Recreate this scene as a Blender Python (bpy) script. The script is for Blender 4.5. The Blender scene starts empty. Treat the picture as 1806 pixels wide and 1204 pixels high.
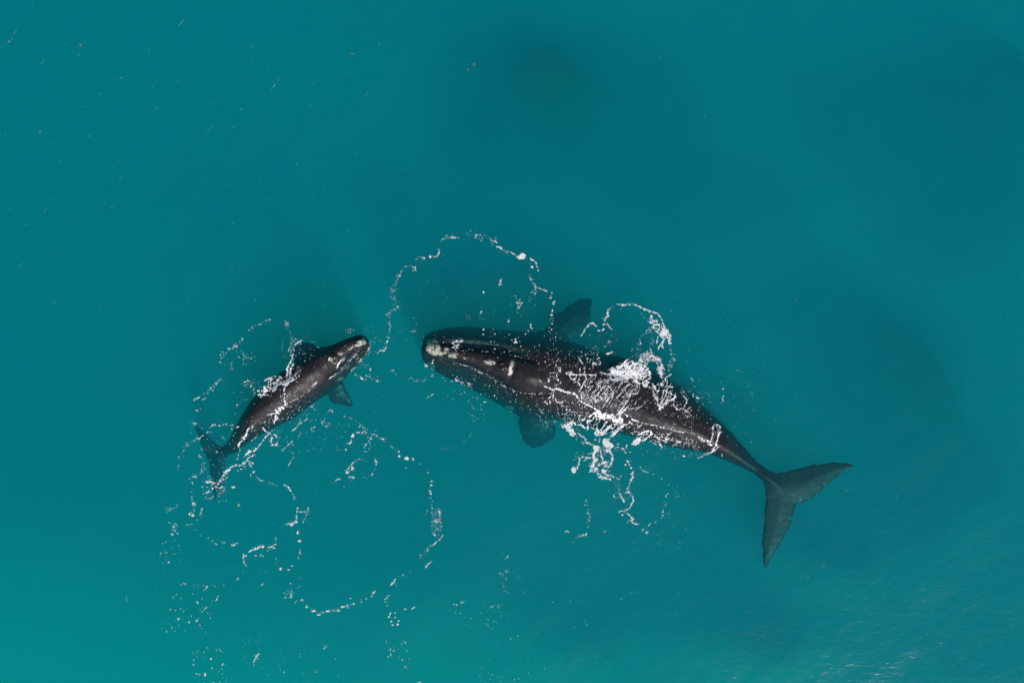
import bpy, bmesh, math, random
import numpy as np
from mathutils import Vector
from mathutils.bvhtree import BVHTree

# ------------------------------------------------------------------ camera, sky, sun
SC = bpy.context.scene
COL = SC.collection
S = 0.02            # metres per photograph pixel at the water line
H = 45.0            # camera height above the water
cam = bpy.data.cameras.new("camera")
cam.sensor_width = 36.0
cam.lens = 36.0 * H / (1806 * S)
cam.clip_end = 3000
co = bpy.data.objects.new("camera", cam); COL.objects.link(co)
co.location = (0, 0, H); co.rotation_euler = (0, 0, 0)
SC.camera = co

SUN_EL = math.radians(50)
SUN_AZ = math.atan2(0.50, -0.86)          # compass-like, from +Y clockwise
sd = Vector((math.sin(SUN_AZ) * math.cos(SUN_EL), math.cos(SUN_AZ) * math.cos(SUN_EL), math.sin(SUN_EL)))
w = bpy.data.worlds.new("World"); SC.world = w; w.use_nodes = True
nt = w.node_tree; nt.nodes.clear()
sky = nt.nodes.new('ShaderNodeTexSky'); sky.sky_type = 'NISHITA'; sky.sun_disc = False
sky.sun_elevation = SUN_EL; sky.sun_rotation = SUN_AZ
bg = nt.nodes.new('ShaderNodeBackground'); bg.inputs['Strength'].default_value = 0.06
wo = nt.nodes.new('ShaderNodeOutputWorld')
nt.links.new(sky.outputs[0], bg.inputs[0]); nt.links.new(bg.outputs[0], wo.inputs[0])
sl = bpy.data.lights.new("sun", 'SUN'); sl.energy = 4.0; sl.angle = math.radians(1.0); sl.color = (1.0, 0.96, 0.92)
so = bpy.data.objects.new("sun", sl); COL.objects.link(so); so.location = sd * 60
so.rotation_euler = sd.to_track_quat('Z', 'Y').to_euler()
SC.view_settings.view_transform = 'Standard'; SC.view_settings.look = 'None'
SC.view_settings.exposure = 0.0; SC.view_settings.gamma = 1.0
SC.cycles.volume_bounces = 2
SC.cycles.max_bounces = 8
SC.cycles.transparent_max_bounces = 24
SC.cycles.sample_clamp_indirect = 4.0

rng = np.random.default_rng(7)
random.seed(7)

# ------------------------------------------------------------------ maths helpers
def P(px, py, z=0.0):
    """photograph pixel -> world point at height z"""
    k = 1.0 - z / H
    return ((px - 903.0) * S * k, (602.0 - py) * S * k, z)

def hsh(ix, iy, seed):
    h = (ix.astype(np.int64) * 374761393 + iy.astype(np.int64) * 668265263 + seed * 1442695041) & 0xffffffff
    h = ((h ^ (h >> 13)) * 1274126177) & 0xffffffff
    h = h ^ (h >> 16)
    return (h & 0xffffff).astype(np.float64) / float(0xffffff)

def vn(x, y, seed=0):
    x = np.asarray(x, float); y = np.asarray(y, float)
    ix = np.floor(x); iy = np.floor(y)
    fx = x - ix; fy = y - iy
    fx = fx * fx * fx * (fx * (fx * 6 - 15) + 10); fy = fy * fy * fy * (fy * (fy * 6 - 15) + 10)
    a = hsh(ix, iy, seed); b = hsh(ix + 1, iy, seed); c = hsh(ix, iy + 1, seed); d = hsh(ix + 1, iy + 1, seed)
    return (a * (1 - fx) + b * fx) * (1 - fy) + (c * (1 - fx) + d * fx) * fy

def fbm(x, y, seed=0, o=4):
    s = 0; a = .5; n = 0
    for i in range(o):
        s = s + a * vn(x, y, seed + i * 17); n += a; a *= .5
        x = x * 2.03 + 11.3; y = y * 2.03 + 5.7
    return s / n

def sstep(a, b, x):
    t = np.clip((x - a) / (b - a), 0, 1)
    return t * t * (3 - 2 * t)

def catmull(pts, n):
    pts = np.asarray(pts, float)
    d = np.r_[0, np.cumsum(np.maximum(np.hypot(np.diff(pts[:, 0]), np.diff(pts[:, 1])), 1e-6))]
    t = np.linspace(0, d[-1], n)
    m = np.zeros_like(pts)
    m[1:-1] = (pts[2:] - pts[:-2]) / (d[2:] - d[:-2])[:, None]
    m[0] = (pts[1] - pts[0]) / (d[1] - d[0]); m[-1] = (pts[-1] - pts[-2]) / (d[-1] - d[-2])
    k = np.clip(np.searchsorted(d, t, side='right') - 1, 0, len(d) - 2)
    h = (d[k + 1] - d[k]); u = ((t - d[k]) / h)[:, None]; h = h[:, None]
    return ((2 * u**3 - 3 * u**2 + 1) * pts[k] + (u**3 - 2 * u**2 + u) * h * m[k]
            + (-2 * u**3 + 3 * u**2) * pts[k + 1] + (u**3 - u**2) * h * m[k + 1])

def seg_dist(X, Y, pts):
    """distance to a polyline, plus values carried along it (third+ columns)"""
    pts = np.asarray(pts, float)
    best = np.full(X.shape, 1e9); val = [np.zeros(X.shape) for _ in range(pts.shape[1] - 2)]
    cr = np.zeros(X.shape)
    for a, b in zip(pts[:-1], pts[1:]):
        dx, dy = b[0] - a[0], b[1] - a[1]
        L2 = dx * dx + dy * dy + 1e-9
        t = np.clip(((X - a[0]) * dx + (Y - a[1]) * dy) / L2, 0, 1)
        d = np.hypot(X - a[0] - t * dx, Y - a[1] - t * dy)
        m = d < best
        best = np.where(m, d, best)
        cr = np.where(m, np.sign((X - a[0]) * dy - (Y - a[1]) * dx), cr)
        for i in range(len(val)):
            val[i] = np.where(m, a[2 + i] + (b[2 + i] - a[2 + i]) * t, val[i])
    return best, val, cr

def in_poly(X, Y, poly):
    poly = np.asarray(poly, float)
    r = np.zeros(X.shape, bool)
    for (x0, y0), (x1, y1) in zip(poly, np.roll(poly, -1, 0)):
        c = ((y0 > Y) != (y1 > Y)) & (X < (x1 - x0) * (Y - y0) / (y1 - y0 + 1e-12) + x0)
        r ^= c
    return r

def poly_sdf(X, Y, poly):
    poly = np.asarray(poly, float)
    d, _, _ = seg_dist(X, Y, np.vstack([poly, poly[:1]]))
    return np.where(in_poly(X, Y, poly), d, -d)

def mesh_obj(name, verts, faces, mat=None, smooth=True, parent=None):
    me = bpy.data.meshes.new(name)
    me.from_pydata([tuple(v) for v in verts], [], [tuple(f) for f in faces])
    if smooth: me.polygons.foreach_set('use_smooth', [True] * len(me.polygons))
    me.update()
    o = bpy.data.objects.new(name, me); COL.objects.link(o)
    if mat: me.materials.append(mat)
    if parent: o.parent = parent
    return o

def grid_mesh(name, xs, ys, Z, mat):
    nx, ny = len(xs), len(ys)
    X, Y = np.meshgrid(xs, ys)
    v = np.stack([X.ravel(), Y.ravel(), Z.ravel()], 1)
    i = np.arange((ny - 1) * (nx - 1)); r = i // (nx - 1); c = i % (nx - 1); a = r * nx + c
    f = np.stack([a, a + 1, a + 1 + nx, a + nx], 1)
    return v, f

def fast_mesh(name, v, f, mat=None, smooth=True):
    me = bpy.data.meshes.new(name)
    v = np.asarray(v, np.float32); f = np.asarray(f, np.int32)
    me.vertices.add(len(v)); me.vertices.foreach_set('co', v.ravel())
    k = f.shape[1]
    me.loops.add(f.size); me.loops.foreach_set('vertex_index', f.ravel())
    me.polygons.add(len(f))
    me.polygons.foreach_set('loop_start', np.arange(0, f.size, k, dtype=np.int32))
    me.polygons.foreach_set('loop_total', np.full(len(f), k, np.int32))
    me.update(calc_edges=True); me.validate()
    me.polygons.foreach_set('use_smooth', np.full(len(me.polygons), smooth))
    if mat: me.materials.append(mat)
    o = bpy.data.objects.new(name, me); COL.objects.link(o)
    return o

# ------------------------------------------------------------------ material helpers
def new_mat(name):
    m = bpy.data.materials.new(name); m.use_nodes = True
    n = m.node_tree; n.nodes.clear()
    return m, n, n.nodes.new('ShaderNodeOutputMaterial')

def N(n, t, **kw):
    x = n.nodes.new(t)
    for k, v in kw.items():
        if k in x.inputs: x.inputs[k].default_value = v
        else: setattr(x, k, v)
    return x

def ramp(n, src, stops):
    r = n.nodes.new('ShaderNodeValToRGB'); n.links.new(src, r.inputs[0])
    e = r.color_ramp.elements
    while len(e) < len(stops): e.new(.5)
    for el, (p, c) in zip(e, stops):
        el.position = p; el.color = (*c, 1) if len(c) == 3 else c
    return r

# ------------------------------------------------------------------ water
def wave(x, y):
    """height of the sea surface (metres)"""
    a = math.radians(38); u = x * math.cos(a) + y * math.sin(a); v = -x * math.sin(a) + y * math.cos(a)
    h = 0.16 * (fbm(u * .10, v * .25, 3, 3) - .5)
    h += 0.028 * (fbm(u * .45, v * 1.0, 31, 3) - .5)
    h += 0.010 * (fbm(u * 1.6, v * 3.2, 61, 3) - .5)
    return h * sstep(200, 40, np.hypot(x, y)) 

def axis(half, step, far):
    c = np.arange(-half, half + 1e-6, step); out = [half]; s = step
    while out[-1] < far: s *= 1.25; out.append(out[-1] + s)
    o = np.array(out[1:])
    return np.r_[-o[::-1], c, o]

DEPTH = 12.0
m_sea, n, out = new_mat("sea_water")
tc = N(n, 'ShaderNodeTexCoord')
mp = N(n, 'ShaderNodeMapping'); mp.inputs['Rotation'].default_value = (0, 0, math.radians(-38)); mp.inputs['Scale'].default_value = (1, 2.4, 1)
n.links.new(tc.outputs['Object'], mp.inputs[0])
nz = N(n, 'ShaderNodeTexNoise', Scale=2.2, Detail=6.0, Roughness=.62)
n.links.new(mp.outputs[0], nz.inputs['Vector'])
bmp = N(n, 'ShaderNodeBump', Strength=1.0, Distance=0.014)
n.links.new(nz.outputs[0], bmp.inputs['Height'])
fr = N(n, 'ShaderNodeFresnel', IOR=1.333); n.links.new(bmp.outputs[0], fr.inputs['Normal'])
gl = N(n, 'ShaderNodeBsdfGlossy', Roughness=.15); n.links.new(bmp.outputs[0], gl.inputs['Normal'])
tr = N(n, 'ShaderNodeBsdfTransparent')
mx = N(n, 'ShaderNodeMixShader')
n.links.new(fr.outputs[0], mx.inputs[0]); n.links.new(tr.outputs[0], mx.inputs[1]); n.links.new(gl.outputs[0], mx.inputs[2])
n.links.new(mx.outputs[0], out.inputs['Surface'])
def coef(cs, ca):
    """scatter and absorption coefficients per metre -> two volume closures"""
    ds = max(cs); vs = N(n, 'ShaderNodeVolumeScatter', Density=ds, Anisotropy=0.0); vs.inputs['Color'].default_value = (*[c / ds for c in cs], 1)
    da = max(ca); va = N(n, 'ShaderNodeVolumeAbsorption', Density=da); va.inputs['Color'].default_value = (*[1 - c / da for c in ca], 1)
    ad = N(n, 'ShaderNodeAddShader'); n.links.new(vs.outputs[0], ad.inputs[0]); n.links.new(va.outputs[0], ad.inputs[1])
    return ad
n.links.new(coef((.0005, .106, .143), (1.2, .054, .043)).outputs[0], out.inputs['Volume'])

xs = axis(20, .09, 420); ys = axis(14, .09, 420)
X, Y = np.meshgrid(xs, ys)
v, f = grid_mesh("sea", xs, ys, wave(X, Y), None)
# close the water body with sides and a bottom under the seabed
nx, ny = len(xs), len(ys)
per = [i for i in range(nx)] + [r * nx + nx - 1 for r in range(1, ny)] + [(ny - 1) * nx + c for c in range(nx - 2, -1, -1)] + [r * nx for r in range(ny - 2, 0, -1)]
base = len(v); low = v[per].copy(); low[:, 2] = -16.0
vv = [tuple(a) for a in np.vstack([v, low])]
ff = [tuple(a) for a in f.tolist()]
K = len(per)
for i in range(K):
    j = (i + 1) % K
    ff.append((per[i], base + i, base + j, per[j]))
ff.append(tuple(base + i for i in range(K))[::-1])
sea = mesh_obj("sea", vv, ff, m_sea); sea['kind'] = 'structure'

# ------------------------------------------------------------------ seabed: pale sand with dark weed beds and painted whale shadows
PATCH = [  # px, py, rx, ry, rot deg, strength
 (965,165,125,70,15,1.0),(880,225,80,40,-20,.7),(980,80,110,50,0,.35),(1330,90,90,40,20,.35),
 (1700,215,150,110,20,.85),(1760,330,90,120,0,.7),(1790,120,70,60,0,.6),(1560,200,70,30,0,.4),
 (1500,575,110,40,25,.5),(1560,650,75,45,50,.8),(1610,740,45,100,-25,.65),(1680,640,90,60,0,.35),
 (1650,880,60,90,-10,.6),(1720,840,90,50,0,.45),(1130,290,60,60,0,.35),(1180,220,90,60,60,.4),
 (1300,760,60,60,0,.3),(1440,950,60,30,0,.3),(1360,1130,70,25,10,.35),(1500,990,80,25,10,.3),
 (1250,360,160,60,30,.3),(560,500,120,60,0,.18),(830,470,130,70,0,.28),(560,30,200,30,0,.15),  # patches just above calf and adult paint the whales' soft shadows
 (1040,1130,160,40,0,.15),(800,1010,90,100,0,.2),(300,380,160,120,0,.12),(1400,330,130,60,30,.3)]
bx = axis(24, .25, 410); by = axis(18, .25, 410)
X, Y = np.meshgrid(bx, by)
zb = -DEPTH + .5 * (fbm(X * .12, Y * .12, 91, 3) - .5) + 6.5 * sstep(-3.0, -17, Y + .22 * X)  # gently shelving
k = 1 + 6.0 / H
PX = X / (S * k) + 903; PY = 602 - Y / (S * k)
wx = PX + 55 * (fbm(PX / 110, PY / 110, 5, 4) - .5); wy = PY + 55 * (fbm(PX / 110, PY / 110, 8, 4) - .5)
weed = np.zeros(X.shape); reef = np.zeros(X.shape)  # dark cover: weed beds plus the painted whale shadows
for (cx, cy, rx, ry, ro, st) in PATCH:
    a = math.radians(ro); dx, dy = wx - cx, wy - cy
    u = (dx * math.cos(a) + dy * math.sin(a)) / rx; q = (-dx * math.sin(a) + dy * math.cos(a)) / ry
    hx, hy = PX + (wx - PX) * .6 - cx, PY + (wy - PY) * .6 - cy
    hu = (hx * math.cos(a) + hy * math.sin(a)) / (rx * .75 + 60); hq = (-hx * math.sin(a) + hy * math.cos(a)) / (ry * .75 + 50)
    reef = 1 - (1 - reef) * (1 - .92 * st * np.exp(-(hu * hu + hq * hq) * .85))
    weed = np.maximum(weed, 0) + st * np.exp(-(u * u + q * q) * .9) * (1 - .5 * np.clip(weed, 0, 1))
far = sstep(20, 30, np.maximum(np.abs(X), np.abs(Y)))
weed = np.clip(weed + far * .6 * sstep(.5, .7, fbm(X * .1, Y * .1, 77, 4)), 0, 1)
_c, _s = math.cos(math.radians(52)), math.sin(math.radians(52)); _u, _v = PX * _c + PY * _s, -PX * _s + PY * _c
zb = zb + 8.6 * np.clip(reef, 0, 1) * (.86 + .28 * fbm(_u / 260, _v / 110, 39, 2)) * sstep(26, 20, np.hypot(X, Y) * .9)
band = sstep(.48, .74, fbm(_u / 420 + .6 * fbm(PX / 150, PY / 150, 23, 3), _v / 95, 29, 4)) * sstep(900, 1250, PX) * .65
weed = np.clip(weed * (.75 + .5 * fbm(_u / 160, _v / 60, 37, 4)) + band, 0, 1); weed = np.maximum(weed, sstep(.03, .5, reef)); zb = zb + 2.0 * band   # weed and the painted whale shadows stand on low reefs
v, f = grid_mesh("seabed", bx, by, np.minimum(zb, -2.3), None)
m_bed, n, out = new_mat("sand_weed_and_shade")
at = N(n, 'ShaderNodeAttribute', attribute_name='weed')
tc = N(n, 'ShaderNodeTexCoord')
nz = N(n, 'ShaderNodeTexNoise', Scale=.45, Detail=8.0, Roughness=.6); n.links.new(tc.outputs['Object'], nz.inputs['Vector'])
ma = N(n, 'ShaderNodeMath', operation='MULTIPLY_ADD'); n.links.new(nz.outputs[0], ma.inputs[0]); ma.inputs[1].default_value = .5; ma.inputs[2].default_value = -.25
ad = N(n, 'ShaderNodeMath', operation='ADD'); n.links.new(at.outputs['Fac'], ad.inputs[0]); n.links.new(ma.outputs[0], ad.inputs[1])
rp = ramp(n, ad.outputs[0], [(0, (.52, .50, .40)), (.9, (.045, .06, .035))])
bs = N(n, 'ShaderNodeBsdfDiffuse'); n.links.new(rp.outputs[0], bs.inputs[0]); n.links.new(bs.outputs[0], out.inputs[0])
bed = fast_mesh("seabed", v, f, m_bed); bed['kind'] = 'structure'
bed.data.attributes.new('weed', 'FLOAT', 'POINT').data.foreach_set('value', weed.ravel().astype(np.float32))

# ------------------------------------------------------------------ whale skin and callosities
def skin_mat(name, base, scar, seed):
    m, n, out = new_mat(name)
    tc = N(n, 'ShaderNodeTexCoord')
    n1 = N(n, 'ShaderNodeTexNoise', Scale=1.6, Detail=6.0, Roughness=.62); n.links.new(tc.outputs['Object'], n1.inputs['Vector'])
    r1 = ramp(n, n1.outputs[0], [(.3, tuple(c * .55 for c in base)), (.72, tuple(c * 1.35 for c in base))])
    n2 = N(n, 'ShaderNodeTexNoise', Scale=4.5, Detail=8.0, Roughness=.7, Distortion=1.6); n.links.new(tc.outputs['Object'], n2.inputs['Vector'])
    r2 = ramp(n, n2.outputs[0], [(.56, (0, 0, 0)), (.78, (1, 1, 1))])
    mp = N(n, 'ShaderNodeMapping'); mp.inputs['Rotation'].default_value = (0, 0, math.radians(seed)); mp.inputs['Scale'].default_value = (.8, 9, 1)
    n.links.new(tc.outputs['Object'], mp.inputs[0])
    n3 = N(n, 'ShaderNodeTexNoise', Scale=1.3, Detail=5.0, Roughness=.6, Distortion=.5); n.links.new(mp.outputs[0], n3.inputs['Vector'])
    r3 = ramp(n, n3.outputs[0], [(.62, (0, 0, 0)), (.72, (1, 1, 1))])
    mxa = N(n, 'ShaderNodeMath', operation='MAXIMUM'); n.links.new(r2.outputs[0], mxa.inputs[0])
    h = N(n, 'ShaderNodeMath', operation='MULTIPLY'); n.links.new(r3.outputs[0], h.inputs[0]); h.inputs[1].default_value = .35
    n.links.new(h.outputs[0], mxa.inputs[1])
    mc = N(n, 'ShaderNodeMix', data_type='RGBA'); n.links.new(mxa.outputs[0], mc.inputs[0]); n.links.new(r1.outputs[0], mc.inputs[6]); mc.inputs[7].default_value = (*scar, 1)
    pb = N(n, 'ShaderNodeBsdfPrincipled', Roughness=.4); pb.inputs['Specular IOR Level'].default_value = .32
    rr_ = ramp(n, n2.outputs[0], [(.35, (.34,) * 3), (.62, (.64,) * 3)]); n.links.new(rr_.outputs[0], pb.inputs['Roughness'])
    n.links.new(mc.outputs[2], pb.inputs['Base Color'])
    n4 = N(n, 'ShaderNodeTexNoise', Scale=14.0, Detail=5.0, Roughness=.6); n.links.new(tc.outputs['Object'], n4.inputs['Vector'])
    b = N(n, 'ShaderNodeBump', Strength=.7, Distance=.014); n.links.new(n4.outputs[0], b.inputs['Height']); n.links.new(b.outputs[0], pb.inputs['Normal'])
    n.links.new(pb.outputs[0], out.inputs[0])
    return m
M_MOTHER = skin_mat("adult_whale_skin", (.0225, .0185, .022), (.075, .066, .072), 25)
M_CALF = skin_mat("calf_whale_skin", (.025, .0205, .0245), (.10, .092, .10), -35)

def callosity_mat():
    m, n, out = new_mat("callosity")
    tc = N(n, 'ShaderNodeTexCoord')
    n1 = N(n, 'ShaderNodeTexNoise', Scale=11.0, Detail=6.0, Roughness=.7); n.links.new(tc.outputs['Object'], n1.inputs['Vector'])
    r1 = ramp(n, n1.outputs[0], [(.34, (.10, .10, .09)), (.50, (.36, .36, .32)), (.68, (.62, .58, .48))])
    pb = N(n, 'ShaderNodeBsdfPrincipled', Roughness=.7); n.links.new(r1.outputs[0], pb.inputs['Base Color'])
    n.links.new(pb.outputs[0], out.inputs[0])
    return m
M_CAL = callosity_mat()
m, n, out = new_mat("pale_skin_patch"); tc = N(n, 'ShaderNodeTexCoord'); n1 = N(n, 'ShaderNodeTexNoise', Scale=7.0, Detail=7.0, Roughness=.7); n.links.new(tc.outputs['Object'], n1.inputs['Vector'])
r1 = ramp(n, n1.outputs[0], [(.38, (.05, .045, .045)), (.66, (.24, .22, .20))]); pb = N(n, 'ShaderNodeBsdfPrincipled', Roughness=.6); n.links.new(r1.outputs[0], pb.inputs['Base Color']); n.links.new(pb.outputs[0], out.inputs[0]); M_PALE = m
m, n, out = new_mat("blowhole_rim_glint"); pb = N(n, 'ShaderNodeBsdfPrincipled', Roughness=.12); pb.inputs['Base Color'].default_value = (.16, .14, .135, 1)
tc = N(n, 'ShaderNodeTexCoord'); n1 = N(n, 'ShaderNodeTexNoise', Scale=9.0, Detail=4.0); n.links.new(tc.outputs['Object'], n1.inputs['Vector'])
r1 = ramp(n, n1.outputs[0], [(.30, (.16, .14, .13)), (.58, (.70, .66, .56))]); n.links.new(r1.outputs[0], pb.inputs['Base Color'])  # pale end paints the wet glint along with callosity colour
n.links.new(pb.outputs[0], out.inputs[0]); M_RIM_GLINT = m
m, n, out = new_mat("blowhole_slit"); pb = N(n, 'ShaderNodeBsdfPrincipled', Roughness=.35); pb.inputs['Base Color'].default_value = (.006, .005, .006, 1)
n.links.new(pb.outputs[0], out.inputs[0]); M_SLIT = m

# ------------------------------------------------------------------ whale bodies
def body_loft(st, nu=420, nv=96, k_top=1.35, k_bot=1.0, jit=1.1, seed=0):
    """st rows: Ux,Uy,Lx,Ly,ztop,zc,zbot,Cx,Cy(crest)  -> closed tube"""
    st = np.asarray(st, float)
    mid = (st[:, 0:2] + st[:, 2:4]) / 2
    A = catmull(np.hstack([mid, st]), nu)[:, 2:]
    verts = []; th = np.linspace(0, 2 * math.pi, nv, endpoint=False)
    u = np.arange(nu)
    ja = jit * 2 * (fbm(u * .22, u * 0 + 3.3, seed, 3) - .5); jb = jit * 2 * (fbm(u * .22, u * 0 + 9.1, seed + 5, 3) - .5)
    for i in range(nu):
        Ux, Uy, Lx, Ly, zt, zc, zb, Cx, Cy = A[i]
        dx, dy = Ux - Lx, Uy - Ly; L = math.hypot(dx, dy) + 1e-6
        U = np.array(P(Ux + dx / L * ja[i], Uy + dy / L * ja[i], zc)[:2]); Lw = np.array(P(Lx - dx / L * jb[i], Ly - dy / L * jb[i], zc)[:2])
        C = np.array(P(Cx, Cy, zt)[:2])
        M = (U + Lw) / 2; hv = (U - Lw) / 2; hl = np.dot(hv, hv) + 1e-9
        vc = float(np.clip(np.dot(C - M, hv) / hl, -.35, .35)); along = (C - M) - vc * hv
        for t in th:
            v = math.cos(t); s = math.sin(t)
            if s >= 0:
                e = abs(s) ** k_top; z = zc + (zt - zc) * e
            else:
                e = abs(s) ** k_bot; z = zc - (zc - zb) * e
            sk = (1 - v * v)
            p = M + hv * (v + vc * sk) + (along * e if s >= 0 else 0)
            verts.append((p[0], p[1], z))
    faces = []
    for i in range(nu - 1):
        for j in range(nv):
            j2 = (j + 1) % nv
            faces.append((i * nv + j, i * nv + j2, (i + 1) * nv + j2, (i + 1) * nv + j))
    faces.append(tuple(range(nv - 1, -1, -1))); faces.append(tuple((nu - 1) * nv + j for j in range(nv)))
    return verts, faces

def fin(poly, zfun, tmax, dm=.35, step=.05, jit=.022, seed=0):
    """thin lens-shaped fin from an outline in photograph pixels; zfun(px,py) gives its mid height"""
    poly = np.asarray(poly, float)
    dense = catmull(np.vstack([poly, poly[:1]]), int(3 * len(poly) * 8))[:-1]
    zs = zfun(dense[:, 0], dense[:, 1])
    W = np.array([P(a, b, z)[:2] for (a, b), z in zip(dense, zs)])
    t = np.arange(len(W)); nrm = np.roll(W, -1, 0) - np.roll(W, 1, 0); nrm = np.stack([nrm[:, 1], -nrm[:, 0]], 1); nrm /= np.linalg.norm(nrm, axis=1)[:, None] + 1e-9
    W = W + nrm * (jit * 2 * (fbm(t * .45, t * 0 + seed, seed, 3) - .5))[:, None]
    xs = np.arange(W[:, 0].min() - step, W[:, 0].max() + 2 * step, step); ys = np.arange(W[:, 1].min() - step, W[:, 1].max() + 2 * step, step)
    X, Y = np.meshgrid(xs, ys); D = poly_sdf(X, Y, W)
    inside = D > 0; nx = len(xs); ny = len(ys)
    cell = inside[:-1, :-1] | inside[1:, :-1] | inside[:-1, 1:] | inside[1:, 1:]
    used = np.zeros_like(inside)
    used[:-1, :-1] |= cell; used[1:, :-1] |= cell; used[:-1, 1:] |= cell; used[1:, 1:] |= cell
    idx = -np.ones(X.shape, int); vt = []; 
    edge = used & ~inside
    for r, c in zip(*np.nonzero(used)):
        x, y = X[r, c], Y[r, c]; d = D[r, c]
        if edge[r, c]:
            k = np.argmin((W[:, 0] - x) ** 2 + (W[:, 1] - y) ** 2); x, y = W[k]; d = 0
        idx[r, c] = len(vt); vt.append((x, y, d))
    vt = np.array(vt)
    kz = zfun(vt[:, 0] / S + 903, 602 - vt[:, 1] / S)
    h = tmax * .5 * np.sqrt(np.clip(vt[:, 2] / dm, 0, 1)) + .006
    n = len(vt); V = [(a, b, z + t) for (a, b, _), z, t in zip(vt, kz, h)] + [(a, b, z - t) for (a, b, _), z, t in zip(vt, kz, h)]
    F = []
    cnt = {}
    for r, c in zip(*np.nonzero(cell)):
        q = (idx[r, c], idx[r, c + 1], idx[r + 1, c + 1], idx[r + 1, c])
        F.append(q); F.append(tuple(n + i for i in q[::-1]))
        for a, b in zip(q, q[1:] + q[:1]): cnt[(a, b)] = 1
    for (a, b) in cnt:
        if (b, a) not in cnt: F.append((a, n + a, n + b, b))
    return V, F

def union(name, parts, voxel, mat):
    V = []; F = []
    for v, f in parts:
        o = len(V); V += list(v); F += [tuple(i + o for i in q) for q in f]
    ob = mesh_obj(name, V, F)
    bm = bmesh.new(); bm.from_mesh(ob.data); bmesh.ops.remove_doubles(bm, verts=bm.verts, dist=1e-4); bmesh.ops.recalc_face_normals(bm, faces=bm.faces); bm.to_mesh(ob.data); bm.free()
    md = ob.modifiers.new("r", 'REMESH'); md.mode = 'VOXEL'; md.voxel_size = voxel; md.use_smooth_shade = True
    sm = ob.modifiers.new("s", 'SMOOTH'); sm.iterations = 3; sm.factor = .5
    dg = bpy.context.evaluated_depsgraph_get(); dg.update()
    me = bpy.data.meshes.new_from_object(ob.evaluated_get(dg))
    old = ob.data; ob.modifiers.clear(); ob.data = me; bpy.data.meshes.remove(old); me.name = name
    me.materials.clear(); me.materials.append(mat)
    me.polygons.foreach_set('use_smooth', [True] * len(me.polygons))
    return ob

def displace_top(ob, fn):
    me = ob.data; n = len(me.vertices)
    c = np.empty(n * 3, np.float32); me.vertices.foreach_get('co', c); c = c.reshape(-1, 3)
    nr = np.empty(n * 3, np.float32); me.vertices.foreach_get('normal', nr); nr = nr.reshape(-1, 3)
    px = c[:, 0] / S + 903; py = 602 - c[:, 1] / S
    c[:, 2] += fn(px, py, c[:, 2]) * sstep(.0, .45, nr[:, 2])
    me.vertices.foreach_set('co', c.ravel()); me.update()

# ---- adult ------------------------------------------------------------------
MO = [ # Ux,Uy, Lx,Ly, ztop, zc, zbot, Cx,Cy
 (743,612,743,622,-.30,-.55,-.7,744,617),
 (746,598,745,634,-.12,-.80,-1.5,749,616),
 (757,587,754,645,-.04,-.95,-1.9,760,615),
 (775,581,768,654,-.05,-1.0,-2.2,778,617),
 (800,577,788,665,-.10,-1.05,-2.5,800,621),
 (832,576,812,677,-.15,-1.1,-2.8,830,628),
 (868,580,846,694,-.12,-1.15,-3.0,864,637),
 (905,583,880,714,.02,-1.2,-3.1,900,650),
 (943,583,915,731,.26,-1.25,-3.1,936,663),
 (975,590,950,738,.42,-1.3,-3.1,965,672),
 (1010,603,985,741,.50,-1.3,-3.1,1001,681),
 (1060,621,1035,753,.50,-1.25,-3.0,1050,698),
 (1105,633,1075,761,.48,-1.2,-2.9,1092,712),
 (1145,650,1115,770,.46,-1.1,-2.7,1132,727),
 (1181,669,1150,780,.42,-1.0,-2.4,1168,740),
 (1213,690,1185,788,.34,-.9,-2.1,1200,753),
 (1241,717,1218,794,.20,-.8,-1.8,1230,764),
 (1266,740,1248,800,.04,-.75,-1.6,1256,776),
 (1290,763,1273,809,-.16,-.78,-1.5,1281,791),
 (1313,789,1299,820,-.36,-.82,-1.4,1306,808),
 (1340,817,1325,832,-.55,-.88,-1.3,1332,826),
 (1360,832,1342,845,-.48,-.72,-1.0,1352,841),
 (1385,850,1368,865,-.48,-.62,-.78,1378,859)]
bodyM = body_loft(MO, jit=1.3, seed=4)
FL_M = [(1340,820),(1356,829),(1366,832),(1379,832.5),(1395,829),(1412.6,824),(1430,820.5),(1446,818),(1463,816),(1479,815),(1494,817),(1504,821),(1495,828),
 (1479,837),(1468,848),(1456,856),(1444,868),(1432.6,876),(1420,885),(1406,887),(1402,897),(1397.7,912),(1393,926),(1386,940),(1378,956),(1369.5,970),(1362,980),(1357,988),(1352,1004),
 (1347,996),(1345,978),(1344,960),(1344.5,945),(1347,925),(1348,905),(1349.5,879),(1349.5,860),(1344,848),(1334,838)]
finM = fin(FL_M, lambda x, y: -.90 - .0011 * np.hypot(x - 1375, y - 860) + .34, .16, dm=.5, jit=.06, seed=3)
FU_M = [(950,583),(963,580),(970,568),(976.5,557),(984,551),(991.5,547),(1000,540),(1009,536),(1018,529),(1028,526),(1037,526),(1042,529),(1042.5,540),(1041,552),(1041,566),(1033,575),(1024,583),(1010,592),(1003,598),(1010,612),(990,640),(955,620)]
flipU = fin(FU_M, lambda x, y: -.92 - .0042 * np.clip(600 - y, 0, 200), .26, dm=.4, jit=.085, seed=13)
FD_M = [(900,715),(912,734),(915.5,749),(919,766),(923,775),(929,783),(936,788),(944,790),(952,787),(960,784),(968,778),(976.6,772),(980,764),(980,755),(975,745),(975,735),(960,690),(920,690)]
flipD = fin(FD_M, lambda x, y: -1.0 - .0085 * np.clip(y - 725, 0, 200), .26, dm=.4, jit=.085, seed=23)
mother = union("adult_whale", [bodyM, finM, flipU, flipD], .034, M_MOTHER)

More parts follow.
